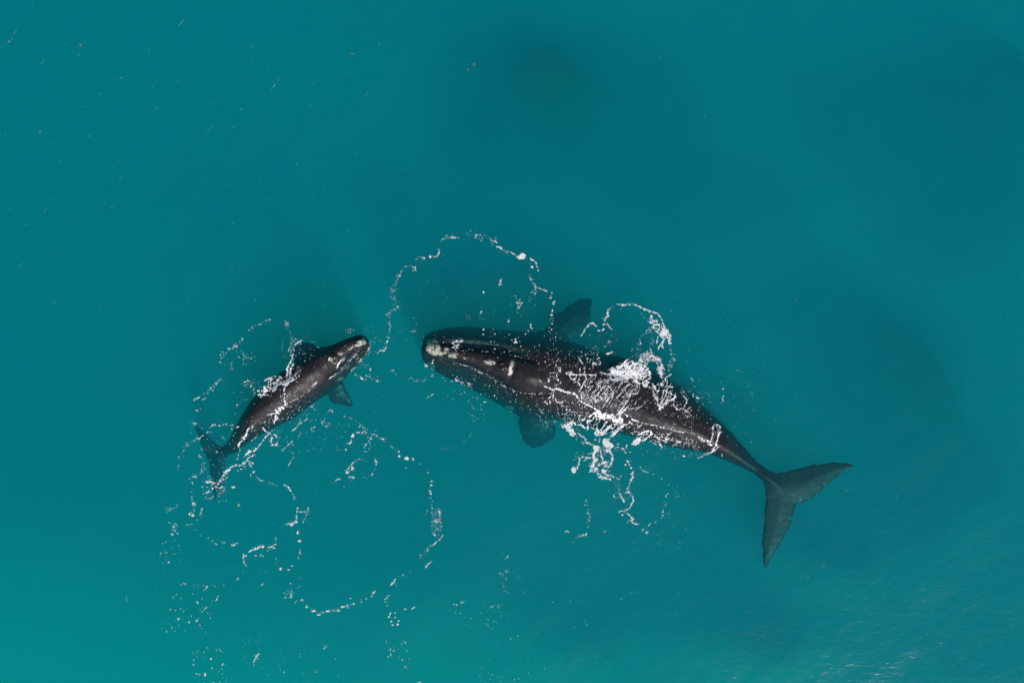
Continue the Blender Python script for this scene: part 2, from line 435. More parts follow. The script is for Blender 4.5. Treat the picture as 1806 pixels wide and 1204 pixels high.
RIDGE = [(772,613,8,.12),(785,617,9,.22),(800,621.5,10.5,.30),(820,627,13,.36),(840,632,16,.40),(860,638,20,.42),(880,644,23,.42),(900,650,26,.36),(925,657,27,.20),(950,664,27,0)]
def fM(px, py, z):
    d, (wd, ht), side = seg_dist(px, py, RIDGE)
    prof = sstep(1.0, .55, d / wd)
    r = ht * prof * (.75 + .25 * np.clip(1 - d / wd, 0, 1))
    # blowhole mound and the dip behind it
    r += .13 * np.exp(-(((px - 888) / 13) ** 2 + ((py - 648) / 10) ** 2))
    dn, _, _ = seg_dist(px, py, [(914,632),(908,646),(904,658),(899,670)])
    r -= .10 * np.exp(-(dn / 5) ** 2)
    # hump behind the head
    r += .16 * np.exp(-(((px - 935) / 20) ** 2 + ((py - 668) / 16) ** 2))
    # lower lip edges: a raised rim on either side of the narrow upper jaw, with a groove between
    dl, _, _ = seg_dist(px, py, [(770,636),(800,643),(840,655),(865,667),(878,677),(892,694),(893,712)])
    r += .07 * np.exp(-(dl / 3.2) ** 2)
    du, _, _ = seg_dist(px, py, [(772,598),(800,596),(840,600),(880,606),(920,612)])
    r += .08 * np.exp(-(du / 6) ** 2)
    dg, _, _ = seg_dist(px, py, [(785,633),(820,645),(850,658),(880,674),(905,688),(940,693),(965,694)])
    r -= .08 * np.exp(-(dg / 4.5) ** 2)
    dh, _, _ = seg_dist(px, py, [(800,608),(840,612),(880,616),(915,624),(940,636)])
    r -= .12 * np.exp(-(dh / 9) ** 2)
    # spine ridge, softly knuckled, and muscle folds
    ds, (hs,), _ = seg_dist(px, py, [(960,672,0),(1010,684,.01),(1090,712,.02),(1160,738,.02),(1230,764,.035),(1290,797,.05),(1345,838,.05),(1380,862,.02)])
    r += hs * np.exp(-(ds / 9) ** 2)
    r += (.05 * (fbm(px / 26, py / 26, 41, 3) - .5) + .018 * (fbm(px / 6, py / 6, 43, 2) - .5)) * (.12 + .88 * sstep(1345, 1290, px))
    return r
displace_top(mother, fM)

# ---- calf ---------------------------------------------------------------------
CA = [
 (650,603,651,610,-.22,-.3,-.4,650,606),
 (646,595,649,620,-.06,-.42,-.9,644,604),
 (634,590,641,632,.00,-.5,-1.1,633,606),
 (620,594,630,645,.00,-.55,-1.25,620,611),
 (605,600,617,656,.02,-.6,-1.4,606,619),
 (585,608,604,672,.10,-.65,-1.5,590,631),
 (563,616,587,688,.24,-.7,-1.6,570,643),
 (540,630,565,702,.30,-.7,-1.6,548,658),
 (515,645,545,716,.30,-.7,-1.6,524,676),
 (490,660,522,735,.28,-.68,-1.55,500,694),
 (465,683,497,748,.22,-.65,-1.45,476,712),
 (443,706,470,761,.10,-.65,-1.35,453,731),
 (427,730,448,774,-.06,-.7,-1.25,434,750),
 (413,757,430,786,-.28,-.8,-1.2,420,771),
 (403,776,416,797,-.55,-.9,-1.2,409,786),
 (394,787,406,801,-.8,-1.05,-1.25,399,794),
 (382,793,392,808,-1.0,-1.12,-1.24,386,801)]
bodyC = body_loft(CA, nu=260, nv=72, jit=1.0, seed=9)
FL_C = [(406,772),(400,783),(393,788),(385,785),(378,779),(372,774),(365,768),(359,762),(352,757),(345,752),(346,760),(350,770),(352,778),(356,788),(359,797),(363,805),(368,814),(369,824),(370,834),(373,846),(375,856),(376,866),(377,884),(383,874),(390,866),(393,856),(395,843),(396,830),(397,818),(400,808),(406,800),(415,794)]
finC = fin(FL_C, lambda x, y: -1.25 - .004 * np.hypot(x - 388, y - 797), .12, dm=.3, jit=.06, seed=31)
FU_C = [(570,610),(560,614),(551,607),(541,603),(530,604),(522,610),(517,621),(518,636),(526,646),(540,650),(565,650),(585,630)]
flipUC = fin(FU_C, lambda x, y: -.72 - .006 * np.clip(575 - x, 0, 100), .18, dm=.3, jit=.06, seed=33)
FD_C = [(575,694),(579,700),(584,709),(596,713),(608,714),(618,717),(622,713),(619,704),(614,694),(609,685),(605,675),(590,665),(570,680)]
flipDC = fin(FD_C, lambda x, y: -.72 - .006 * np.clip(y - 680, 0, 100), .18, dm=.3, jit=.045, seed=35)
calf = union("calf_whale", [bodyC, finC, flipUC, flipDC], .028, M_CALF)
RC = [(643,603,7,.10),(630,605,9,.20),(615,612,11,.25),(603,620,13,.27),(590,630,16,.24),(575,640,18,.14),(560,650,20,0)]
def fC(px, py, z):
    d, (wd, ht), side = seg_dist(px, py, RC)
    r = ht * sstep(1.0, .5, d / wd)
    r += .10 * np.exp(-(((px - 590) / 9) ** 2 + ((py - 631) / 7) ** 2))
    dn, _, _ = seg_dist(px, py, [(576,624),(578,634),(584,644)])
    r -= .06 * np.exp(-(dn / 3) ** 2)
    dg, _, _ = seg_dist(px, py, [(640,614),(622,624),(608,641),(597,655),(580,666)])
    r -= .08 * np.exp(-(dg / 3.5) ** 2)
    dl, _, _ = seg_dist(px, py, [(645,612),(634,626),(622,640),(612,652)])
    r += .07 * np.exp(-(dl / 3) ** 2)
    ds, _, _ = seg_dist(px, py, [(560,650),(500,692),(450,734),(405,790)])
    r += .012 * np.exp(-(ds / 7) ** 2)
    r += .03 * (fbm(px / 18, py / 18, 51, 3) - .5) + .012 * (fbm(px / 5, py / 5, 53, 2) - .5)
    return r
displace_top(calf, fC)
for o in (mother, calf): o['category'] = 'whale'
mother['label'] = 'large adult right whale with foam streaming over its back, its nose facing the smaller one'
calf['label'] = 'small young right whale calf on the left, its nose pointing at the adult'
for o in (mother, calf): o['group'] = 'right whales at the sea surface'

def bvh(ob):
    me = ob.data; n = len(me.vertices); c = np.empty(n * 3, np.float32); me.vertices.foreach_get('co', c)
    me.calc_loop_triangles(); t = np.empty(len(me.loop_triangles) * 3, np.int32); me.loop_triangles.foreach_get('vertices', t)
    return BVHTree.FromPolygons(c.reshape(-1, 3).tolist(), t.reshape(-1, 3).tolist())
BV = {'m': bvh(mother), 'c': bvh(calf)}
def top(x, y, which):
    h = BV[which].ray_cast(Vector((x, y, 5)), Vector((0, 0, -1)))
    return (h[0].z, h[1]) if h[0] is not None else (None, None)

def callosity(parent, which, px, py, rx, ry, rot=0, hgt=.05, seed=0, rough=1.0, name='callosity', mat=None):
    """lumpy crust moulded to the skin under it"""
    nr, na = max(5, int(rx * .9)), max(22, int(rx * 3.2)); V = []; a = math.radians(rot)
    z0 = top(*P(px, py)[:2], which)[0] or 0
    for i in range(nr + 1):
        for j in range(na):
            t = 2 * math.pi * j / na
            e = 1 + rough * .42 * (float(fbm(math.cos(t) * 1.6 + seed, math.sin(t) * 1.6 + seed, seed, 3)) - .5) * 2
            r = i / nr; u = r * rx * e * math.cos(t); q = r * ry * e * math.sin(t)
            X, Y, _ = P(px + u * math.cos(a) - q * math.sin(a), py + u * math.sin(a) + q * math.cos(a), z0)
            zt = top(X, Y, which)[0]
            if zt is None: zt = z0 - .2
            lump = .45 + 1.1 * abs(float(fbm(X * 9, Y * 9, seed + 3, 3)) - .5) * 2 + .5 * float(vn(X * 22, Y * 22, seed))
            V.append((X, Y, max(zt, z0 - .35) + hgt * lump * max(0, 1 - r ** 4) - .012 * (r > .98)))
    F = [(i * na + j, i * na + (j + 1) % na, (i + 1) * na + (j + 1) % na, (i + 1) * na + j) for i in range(nr) for j in range(na)]
    # underside skirt so the crust is a closed solid
    base = len(V); V += [(x, y, z - .06) for x, y, z in V[nr * na:]]
    o2 = nr * na
    F += [(o2 + j, o2 + (j + 1) % na, base + (j + 1) % na, base + j) for j in range(na)]
    F.append(tuple(base + j for j in range(na))[::-1])
    ob = mesh_obj(name, V, F, mat or M_CAL, parent=parent)
    bm = bmesh.new(); bm.from_mesh(ob.data); bmesh.ops.remove_doubles(bm, verts=bm.verts, dist=1e-4); bm.to_mesh(ob.data); bm.free()
    ob.data.polygons.foreach_set('use_smooth', [True] * len(ob.data.polygons))
    return ob

def slit_pair(parent, which, slits, rims):
    """blowholes: two dark slits, each bordered by a rim with its wet glint painted pale"""
    def tube(pts, wdt, lift, nm, mat, par):
        c = catmull(np.array([(a, b) for a, b in pts], float), 16); V = []; m = 8
        for i, (a, b) in enumerate(c):
            X, Y, _ = P(a, b, .3); z = top(X, Y, which)[0] or 0
            t = c[min(i + 1, 15)] - c[max(i - 1, 0)]; L = math.hypot(*t); nx_, ny_ = -t[1] / L, t[0] / L
            e = math.sin(math.pi * (i + .6) / 16.2) ** .5
            for k in range(m):
                an = 2 * math.pi * k / m
                V.append((X + nx_ * wdt * e * math.cos(an) * S, Y - ny_ * wdt * e * math.cos(an) * S, z + lift + lift * 1.2 * e * math.sin(an)))
        F = [(i * m + k, i * m + (k + 1) % m, (i + 1) * m + (k + 1) % m, (i + 1) * m + k) for i in range(15) for k in range(m)]
        F += [tuple(range(m))[::-1], tuple(15 * m + k for k in range(m))]
        return mesh_obj(nm, V, F, mat, parent=par)
    for s, r in zip(slits, rims):
        b = tube(s[0], s[1], .012, 'blowhole', M_SLIT, parent)
        tube(r[0], r[1], .028, 'rim', M_RIM_GLINT, b)

# adult: bonnet, beak patches, row along the upper jaw, chin and eye patches
for k, a in enumerate([(763,612,15,14.5,10,.12,.8),(775.5,622,5.6,4.6,30,.08,1.),(787,615,4.8,4,0,.07,1.),(784.5,621.5,4.8,3.6,10,.07,1.),(798,627,8,6,25,.07,1.1),
          (819,631.5,3.2,1.4,15,.03,1.),(864,638,11,6,15,.07,.9),(760,645,9,5.5,35,.03,1.4),(898,720,9,5.5,20,.03,1.2),(931,585,10,4.5,-10,.03,1.2),
          (843,655,2.0,1.2,0,.03,1.),(832,649,2.5,1.0,20,.02,1.),(806,624,2.2,1.4,0,.03,1.)]):
    callosity(mother, 'm', *a[:5], hgt=a[5], seed=10 + k * 7, rough=a[6], mat=M_PALE if k in (7, 8, 9) else None)
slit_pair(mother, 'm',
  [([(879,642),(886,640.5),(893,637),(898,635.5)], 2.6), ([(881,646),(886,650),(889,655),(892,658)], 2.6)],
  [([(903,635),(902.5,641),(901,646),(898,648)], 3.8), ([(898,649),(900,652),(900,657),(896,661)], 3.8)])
# calf; thin crusts on the ridge's lower edge also carry painted white highlights
for k, a in enumerate([(635,604.5,10,5.5,-25,.08,1.2),(600,622.5,4.8,3.8,0,.08,.7),(583,634,5.5,4,60,.05,1.),(649,615,5,2,-60,.02,1.),(600.5,668,7,4,-35,.02,1.1),
                       (616,616,2.2,1.3,0,.03,1.),(606,633,5.2,2,-50,.02,1.),(595,648,3.2,1.5,-40,.02,1.),(590,631.5,2.2,1.6,0,.02,1.)]):
    callosity(calf, 'c', *a[:5], hgt=a[5], seed=110 + k * 7, rough=a[6], mat=M_PALE if k == 4 else None)
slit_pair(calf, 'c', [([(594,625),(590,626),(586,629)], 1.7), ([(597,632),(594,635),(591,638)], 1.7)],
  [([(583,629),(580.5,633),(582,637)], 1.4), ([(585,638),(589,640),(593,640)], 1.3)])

# ------------------------------------------------------------------ foam
R = 2                                  # field samples per photograph pixel
FW, FH = 1806 * R, 1204 * R
F = np.zeros((FH, FW), np.float32)

def win(x0, y0, x1, y1, pad=10):
    a = max(0, int((min(x0, x1) - pad) * R)); b = min(FW, int((max(x0, x1) + pad) * R))
    c = max(0, int((min(y0, y1) - pad) * R)); d = min(FH, int((max(y0, y1) + pad) * R))
    X, Y = np.meshgrid((np.arange(a, b)) / R, (np.arange(c, d)) / R)
    return (slice(c, d), slice(a, b)), X, Y

def warp(X, Y, amp, sc, seed):
    return X + amp * 2 * (fbm(X / sc, Y / sc, seed, 3) - .5), Y + amp * 2 * (fbm(X / sc, Y / sc, seed + 9, 3) - .5)

_k = [0]
DR = []   # droplets: px, py, r(px), stretch, angle
def stroke(pts, w=1.5, amp=2.2, brk=.0, cov=1.0, soft=.9):
    """ragged thread or ribbon of foam; pts may carry a width per point"""
    _k[0] += 1; sd_ = _k[0] * 13
    p = np.array([(q[0], q[1], q[2] if len(q) > 2 else w) for q in pts], float)
    sl_, X, Y = win(p[:, 0].min(), p[:, 1].min(), p[:, 0].max(), p[:, 1].max())
    Xw, Yw = warp(X, Y, amp, 7, sd_)
    Xw, Yw = warp(Xw, Yw, .9, 1.9, sd_ + 70)
    d, (wd,), _ = seg_dist(Xw, Yw, p)
    nn = fbm(X / 3.2, Y / 3.2, sd_ + 3, 2)
    wv = wd * (.08 + 1.02 * sstep(.22, .75, nn))
    c = np.clip((wv - d) / (soft * 1.25) + .5, 0, 1) * cov * (.58 + .22 * sstep(1.8, 3, wd) + .6 * vn(X / 1.7, Y / 1.7, sd_ + 11))
    if brk > 0: c *= sstep(brk - .06, brk + .06, fbm(X / 5, Y / 5, sd_ + 5, 2))
    # voids inside wider ribbons
    c *= 1 - .75 * sstep(.60, .72, fbm(X / 2.4, Y / 2.4, sd_ + 6, 2)) * sstep(1.2, 2.5, wd)
    F[sl_] = np.maximum(F[sl_], c)
    L = np.hypot(np.diff(p[:, 0]), np.diff(p[:, 1])).sum()
    if cov > .7:
        for _ in range(int(L * .30 + rng.random())):
            i = rng.integers(len(p) - 1); t = rng.random(); q = p[i] + (p[i + 1] - p[i]) * t
            DR.append((q[0] + rng.normal() * (1.5 + q[2]), q[1] + rng.normal() * (1.5 + q[2]), .3 + .5 * rng.random() ** 2, 1 + rng.random(), rng.random() * 180))

def blob(x, y, rx, ry=None, rot=0, cov=.92, holes=.85):
    ry = ry or rx; _k[0] += 1; sd_ = _k[0] * 13; m = max(rx, ry)
    sl_, X, Y = win(x - m, y - m, x + m, y + m, 6)
    Xw, Yw = warp(X, Y, m * .42, max(3, m * .8), sd_)
    a = math.radians(rot); dx, dy = Xw - x, Yw - y
    r = np.hypot((dx * math.cos(a) + dy * math.sin(a)) / rx, (-dx * math.sin(a) + dy * math.cos(a)) / ry)
    c = np.clip((1 - r) * min(rx, ry) / .9 + .4, 0, 1) * cov
    c *= 1 - holes * sstep(.50, .64, fbm(X / 1.9, Y / 1.9, sd_ + 2, 2))
    F[sl_] = np.maximum(F[sl_], c)

def worley(u, v, seed):
    iu = np.floor(u); iv = np.floor(v); f1 = np.full(u.shape, 9.); f2 = np.full(u.shape, 9.)
    for a in (-1, 0, 1):
        for b in (-1, 0, 1):
            cx = iu + a; cy = iv + b
            d = np.hypot(cx + hsh(cx, cy, seed) - u, cy + hsh(cx, cy, seed + 7) - v)
            f2 = np.where(d < f1, f1, np.minimum(f2, d)); f1 = np.minimum(f1, d)
    return f1, f2

def lace(poly, size=5., thick=.18, dens=.5, ang=0, stretch=1.0, cov=1.0, edge=4, amp=3.):
    """net of foam threads round open cells inside an outline"""
    _k[0] += 1; sd_ = _k[0] * 13; p = np.array(poly, float)
    sl_, X, Y = win(p[:, 0].min(), p[:, 1].min(), p[:, 0].max(), p[:, 1].max(), 8)
    Xm, Ym = warp(X, Y, 4, 9, sd_ + 40)
    mask = sstep(-edge * .6, edge, poly_sdf(Xm, Ym, p))
    Xw, Yw = warp(X, Y, amp, 7, sd_)
    a = math.radians(ang); u = (Xw * math.cos(a) + Yw * math.sin(a)) / (size * stretch); v = (-Xw * math.sin(a) + Yw * math.cos(a)) / size
    f1, f2 = worley(u, v, sd_); g1, g2 = worley(u * 2.1 + 7, v * 2.1, sd_ + 2)
    n1 = fbm(u * .55 + 3, v * .55, sd_ + 4, 3)
    th = thick * (2.3 * sstep(.62 - .45 * dens, .92 - .45 * dens, n1)) * mask
    th = np.minimum(th, .17 + .12 * (dens > .7))
    c = np.clip((th - (f2 - f1)) * size / 1.0, 0, 1)
    c2 = np.clip((th * .8 - (g2 - g1)) * size / 2.1, 0, 1) * sstep(.42, .58, fbm(X / 6, Y / 6, sd_ + 8, 2))
    solid = sstep(1.00 - .28 * dens, 1.10 - .28 * dens, fbm(u * .9, v * .9, sd_ + 6, 4) * .85 + .25 * mask) * mask * (1 - .8 * sstep(.5, .62, fbm(X / 2.2, Y / 2.2, sd_ + 31, 2)))
    c = np.maximum(np.maximum(c, c2), solid * .9 * (dens > .7)) * cov * sstep(.05, .4, mask)
    F[sl_] = np.maximum(F[sl_], c)

def drops(pts, n, spread=3, r=(.5, 1.2), el=1.0, ang=0):
    c = catmull(np.array([(a, b) for a, b in pts], float), 200) if len(pts) > 2 else np.array([np.array(pts[0]) + (np.array(pts[-1]) - np.array(pts[0])) * t for t in np.linspace(0, 1, 200)], float)
    cl = rng.random(max(3, n // 4)) * 199
    for i in range(n):
        k = cl[rng.integers(len(cl))] + rng.normal() * 6 if rng.random() < .55 else rng.random() * 199
        q = c[int(np.clip(k, 0, 199))]
        s = rng.random() ** 2.2
        DR.append((q[0] + rng.normal() * spread * .6, q[1] + rng.normal() * spread * .6, r[0] + (r[1] - r[0]) * s, 1 + el * rng.random(), ang + rng.normal() * 25))
def scatter(x0, y0, x1, y1, n, r=(.5, 1.1), el=.8, ang=-60):
    for i in range(n):
        DR.append((x0 + (x1 - x0) * rng.random(), y0 + (y1 - y0) * rng.random(), r[0] + (r[1] - r[0]) * rng.random() ** 2.2, 1 + el * rng.random(), ang + rng.normal() * 20))

# --- adult's back: main crest of white water
stroke([(950,669,.35),(957,677,.5),(964,683,1.2),(977,686,2.0),(990,688,2.0),(1003,692,2.6),(1013,695,2.4),(1020,702,2.2),(1027,710,2.2),(1034,713,2.2),(1041,716,2.2),(1050,722,2.6),(1057,729,4),(1066,731,5),(1075,733,5),(1084,734,4),(1089,730,2.2),(1096,722,1.5),(1104,709,1.2),(1113,696,1.1),(1124,692,1.0)], amp=1.4)
blob(1056,731,8,6,30); blob(1067,735,11,5.5,10); blob(1081,739,11,4.5,20); blob(1092,741,7,4,-30)
stroke([(1090,733,1.6),(1105,718,.9),(1121,720,1.0),(1132,716,.7),(1140,708,.5),(1145,705,.4)], amp=1.4)
stroke([(976,688),(971,697),(967,705)], .9); stroke([(978,689),(975,699),(970,710)], .9)
stroke([(981,660),(984,668),(981,678),(978,686)], .9, brk=.4)
stroke([(1041,716),(1046,711),(1053,708)], 1.2); stroke([(1052,709),(1048,701)], .8)
# pale cross streak and its threads
stroke([(998,657,1.2),(1003,659,3),(1012,660,2.2),(1022,661,2),(1035,660,2.2),(1045,661,1.8),(1053,662,1.)], amp=1.)
stroke([(1000,655),(1008,657)], 1.6)
for s_ in ([(1023,649),(1022,660)], [(1031,646),(1031,660),(1034,668)], [(1017,662),(1013,670),(1016,674)], [(1023,664),(1018,673),(1024,683)], [(1034,666),(1027,680),(1022,690)],
           [(1024,690),(1026,705)], [(1046,662),(1043,672),(1038,676)], [(1005,662),(1008,668),(1014,669)], [(986,645),(989,652),(984,656)], [(988,655),(984,648)]):
    stroke(s_, 1.1, amp=1.6)
# threads running off the back, fanned
for k in range(26):
    x0 = 1019 + k * 3.3 + rng.normal() * 1.2; y0 = 706 + (x0 - 1019) * .30 + rng.normal() * 3
    ln = 26 + rng.random() * 30; an = math.radians(60 + rng.normal() * 5)
    p = [(x0 + ln * t * math.cos(an) * (1 + .25 * t), y0 - ln * t * math.sin(an)) for t in (0, .33, .66, 1)]
    stroke([(p[0][0], p[0][1], .35), (p[1][0], p[1][1], .5), (p[2][0], p[2][1], .8), (p[3][0], p[3][1], 1.1)], amp=1.6, brk=.45 + .08 * rng.random())
lace([(1022,672),(1066,650),(1078,668),(1072,700),(1062,712),(1040,708),(1026,700)], 5, .15, .42, -60, 2.4)
lace([(962,658),(984,646),(1000,666),(1022,678),(1028,706),(1003,690),(966,680)], 5, .12, .22, -60, 1.5)
lace([(1000,640),(1040,628),(1075,640),(1070,655),(1035,655),(1005,655)], 6, .10, .25, -60, 1.4)
# the dense white patch
lace([(1066,662),(1080,650),(1098,640),(1120,637),(1140,644),(1148,662),(1140,682),(1118,676),(1098,672),(1078,672)], 5, .30, .85, -30, 1.5)
lace([(1074,658),(1092,645),(1118,642),(1138,648),(1143,664),(1130,674),(1105,664),(1085,668)], 3.4, .26, .95, -40, 1.7)
for k in range(26):
    a_ = math.radians(-25 + rng.normal() * 22); x_ = 1110 + rng.normal() * 20; y_ = 657 + rng.normal() * 7 - (x_ - 1110) * .15; l_ = 5 + rng.random() * 11
    stroke([(x_ - l_ * math.cos(a_), y_ - l_ * math.sin(a_), .8), (x_, y_ + 1.5, 1.6 + rng.random()), (x_ + l_ * math.cos(a_), y_ + l_ * math.sin(a_), .8)], amp=2.6)
lace([(1048,668),(1080,668),(1110,676),(1135,680),(1125,694),(1095,704),(1070,712),(1055,700)], 6, .20, .55, -62, 2.6)
# upper ring splash
stroke([(1127,632,1),(1132,638,1.8),(1139,634,2.2),(1145,629,2.2),(1156,630,2.2),(1164,637,2.4),(1166,646,2.4),(1163,656,2.2),(1167,664,2),(1172,668,1.8)], amp=2.6)
stroke([(1147,615,1.6),(1149,621,2.6),(1150,629,1.6)], amp=1)
stroke([(1183,660,1.2),(1176,665,1.2),(1171,672,1.6),(1165,678,1.6),(1160,690,1.4)], amp=1.2)
lace([(1120,640),(1132,622),(1150,622),(1168,632),(1172,655),(1166,670),(1158,660),(1160,642),(1150,636),(1140,642),(1138,652)], 4.5, .30, .8, 0, 1)
lace([(1110,628),(1130,620),(1140,630),(1125,640),(1105,638)], 5, .12, .4, 0, 1)
# V of white water aft of the splash
for s_ in ([(1134,678,3),(1145,682,2.2),(1153,693,1.4),(1158,706,1.4),(1163,721,1.4)], [(1148,674,1.8),(1158,688,1.5),(1160,705,1.3),(1163,721,1.2)],
           [(1170,690,1),(1167,706,1.2),(1163,721,1.4)], [(1178,684,.8),(1172,700,1.1),(1166,716,1.2)], [(1185,689,.8),(1178,700,1.1),(1166,719,1.3)],
           [(1191,698,1.4),(1186,704,2.2),(1178,707,1.8),(1171,714,1.4),(1163,721,1.8)], [(1187,706,1.2),(1189,716,1.3),(1195,722,1.3),(1204,721,1.3),(1210,712,1.1),(1212,703,1.2),(1205,697,.8)],
           [(1205,720,1.4),(1213,727,1.2),(1219,732,1.2),(1214,736,1.),(1209,732,.8)]):
    stroke(s_, amp=1.8)
lace([(1150,672),(1180,672),(1200,682),(1195,702),(1180,712),(1165,720),(1155,705),(1145,688)], 5.5, .17, .5, -70, 1.8)
lace([(1188,700),(1215,700),(1226,735),(1205,736),(1190,724)], 5.5, .13, .38, 30, 1)
lace([(1190,680),(1206,682),(1212,696),(1198,696)], 4, .16, .5, 60, 1.5)
scatter(1165,728,1225,760,46,(.35,.8),1.6,-55); scatter(1175,690,1250,740,26,(.4,.9))
# lower flank: curls and specks at the water's edge; lace also paints water sheen
stroke([(1086,742,2),(1092,733,1.6),(1099,727,1.6),(1107,733,2.2),(1115,739,1.8),(1122,742,1.5),(1140,747,1.),(1163,752,.8),(1185,757,.8),(1205,762,.8)], amp=1.8, brk=.3)
lace([(1086,738),(1098,728),(1112,737),(1140,749),(1165,754),(1190,762),(1215,775),(1190,786),(1150,782),(1115,772),(1092,762)], 5, .17, .50, 25, 1.5)
lace([(1190,764),(1225,770),(1258,786),(1262,795),(1228,796),(1190,787)], 4.5, .15, .46, 25, 1.5)
lace([(1120,758),(1160,762),(1195,772),(1180,784),(1140,778),(1115,768)], 5, .22, .62, 20, 1.8)
for s_ in ([(1126,766,1.2),(1138,761,1.8),(1146,758,2),(1150,765,1.4)], [(1133,777,1.),(1141,772,1.4),(1150,764,1.5)], [(1152,770,1.2),(1162,772,1.6),(1172,776,1.8),(1180,773,1.4)],
           [(1158,778,1.),(1163,780,1.8),(1167,788,1.2)], [(1171,781,.9),(1181,777,1.2),(1187,772,.8)], [(1186,786,.8),(1195,780,1.4),(1201,778,1.)]):
    stroke(s_, amp=1.2)
blob(1122,778,8,5.5,-30,1,.3); blob(1116,783,4,3,0)
stroke([(1232,770,1.2),(1240,775,2.2),(1248,779,2.6),(1254,785,2.)], amp=1.4, cov=.8)
stroke([(800,640),(830,647),(860,663),(882,677),(905,689),(935,694),(962,694)], .5, amp=1.2, brk=.47)
stroke([(792,622),(830,617),(870,622),(905,627),(926,633)], .4, amp=1.2, brk=.52)
stroke([(640,614),(624,628),(610,643),(598,655),(580,668)], .7, amp=1.2, brk=.42)
# ring of broken water at the tail stock
stroke([(1257,752,1.2),(1262,749,1.3),(1269,751,1.4),(1271,760,1.4),(1267,768,1.3),(1265,778,1.3),(1261,788,1.6),(1257,794,1.6)], amp=1.8)
stroke([(1257,752,1.2),(1258,762,1.3),(1255,772,1.2),(1252,780,1.2)], amp=1.8)
lace([(1256,750),(1270,749),(1272,764),(1266,785),(1258,796),(1250,790),(1255,768)], 4.5, .22, .55, 70, 1.3)
stroke([(1230,808,.9),(1240,803,1.1),(1250,799,1.3),(1260,794,1.4),(1267,788,1.)], amp=.8)
blob(1273,802,2.4,2); blob(1206,804,3,1.6,30); scatter(1190,795,1262,812,14,(.4,.9))
# left lower flank of the adult
lace([(948,706),(975,702),(990,708),(1020,722),(1045,728),(1050,742),(1035,754),(1000,746),(968,738),(948,722)], 5, .13, .34, 20, 1.2)
stroke([(979,702),(982,708),(988,711),(992,706)], 1.2); stroke([(991,713),(997,716)], 1.2); stroke([(960,708),(965,713)], 1.1)
scatter(945,700,1045,752,150,(.4,.95),1.0); scatter(1000,700,1060,730,30,(.35,.7),1.2)
stroke([(1026,727),(1022,733),(1021,738)], 1.3); stroke([(1050,727),(1043,732),(1036,735)], 1.6); stroke([(1052,729),(1046,738),(1040,741)], 1.6)
# threads and sheets where the water drops off the flank
lace([(1050,738),(1100,738),(1106,748),(1092,760),(1076,772),(1055,766),(1046,752)], 6, .20, .60, -55, 1.8)
stroke([(1104,748,1.),(1092,757,1.3),(1082,766,1.6),(1072,775,2)], amp=1.2); stroke([(1100,746,1.),(1088,757,1.1),(1076,768,1.3)], amp=1.2)
stroke([(1072,738),(1066,748),(1061,758)], 1.2); stroke([(1070,754),(1062,766)], 1.2)
# patch nearest the flipper
blob(1000,752,8,6,30,.95,.35); blob(1008,762,9,5,40,.95,.35); blob(994,753,4,3,0); blob(1006,748,5,4,-60)
stroke([(990,748),(993,752)], 1.3); stroke([(1016,768),(1017,776)], 1.); stroke([(1008,742,1.4),(1015,747,1.4),(1025,749,1.8),(1031,753,2.2),(1034,754,1.4)], amp=1.4)
stroke([(1023,741,2),(1031,739,1.4),(1036,734,1)], amp=1.4); stroke([(1036,741,2),(1037,750,1.8),(1036,757,1.2)], amp=1.2); stroke([(1013,755),(1022,758)], 1.1)
stroke([(1019,762,1.4),(1026,769,1.2),(1031,772,2.6),(1035,780,2.4),(1041,783,1.8),(1046,785,1.2)], amp=1.4); blob(1028,781,2.2)
blob(1053,762,5,6,0,.9,.5); blob(1060,764,5,4,0,.9,.5); stroke([(1043,753,1.4),(1049,756,2),(1055,757,1.4)], amp=1.4); blob(1050,775,2); stroke([(1057,773),(1056,780)], 1.3)
# big curl below
blob(1069,780,6,8,-20,1,.35); blob(1076,785,8,5,0,1,.4); blob(1072,793,5,4,0,1,.4)
blob(1052,790,5.5,5.5,0,1,.25); stroke([(1036,800,1),(1043,799,1),(1049,796,1.6)], amp=1.2)
stroke([(1053,793,2.6),(1046,799,2.4),(1047,807,2.6),(1052,811,2.4)], amp=1.6); stroke([(1052,809,2.6),(1046,817,3),(1041,826,2.4),(1040,832,2),(1046,829,2),(1052,825,2)], amp=1.6)
stroke([(1052,822,2.2),(1060,817,3),(1068,814,3.4),(1070,821,2.4),(1064,822,1.6)], amp=1.8); stroke([(1076,795,2),(1080,803,2),(1079,812,1.8),(1075,820,1.6),(1071,826,1.3),(1072,834,1)], amp=1.4)
stroke([(1058,793,1.4),(1060,801,1.3),(1062,808,1.4)], amp=1.6); stroke([(1036,804,1.2),(1034,810,1.4),(1030,812,1.4)], amp=1.2); stroke([(1026,805),(1033,806),(1041,806)], 1.2)
blob(1065,830,4.5,4,0,1,.3); stroke([(1051,829,1.4),(1055,837,2.6),(1062,842,3.2),(1069,843,2.8),(1077,844,2)], amp=1.6); stroke([(1066,834,2),(1070,838,1.6),(1078,838,1.4),(1088,843,1.3)], amp=1.4)
lace([(1046,788),(1060,785),(1078,790),(1082,803),(1079,815),(1070,836),(1056,834),(1040,832),(1040,815),(1046,804)], 6, .19, .55, 0, 1.2)
blob(1095,838,2,1.8); blob(1092,844,1.8)
blob(1012,828,4.6,5.2,0,1,.3); stroke([(1016,828,1.4),(1020,819,1.4),(1022,810,1.2),(1019,805,.9)], amp=1.2); scatter(1012,795,1030,812,14)
stroke([(1083,791,.9),(1088,788,1.3),(1092,789,.8)], amp=.6); stroke([(1096,791),(1099,793),(1102,798)], 1.2); stroke([(1106,784),(1104,789)], 1.3); blob(1090,783,1.6); blob(1111,797,1.4)
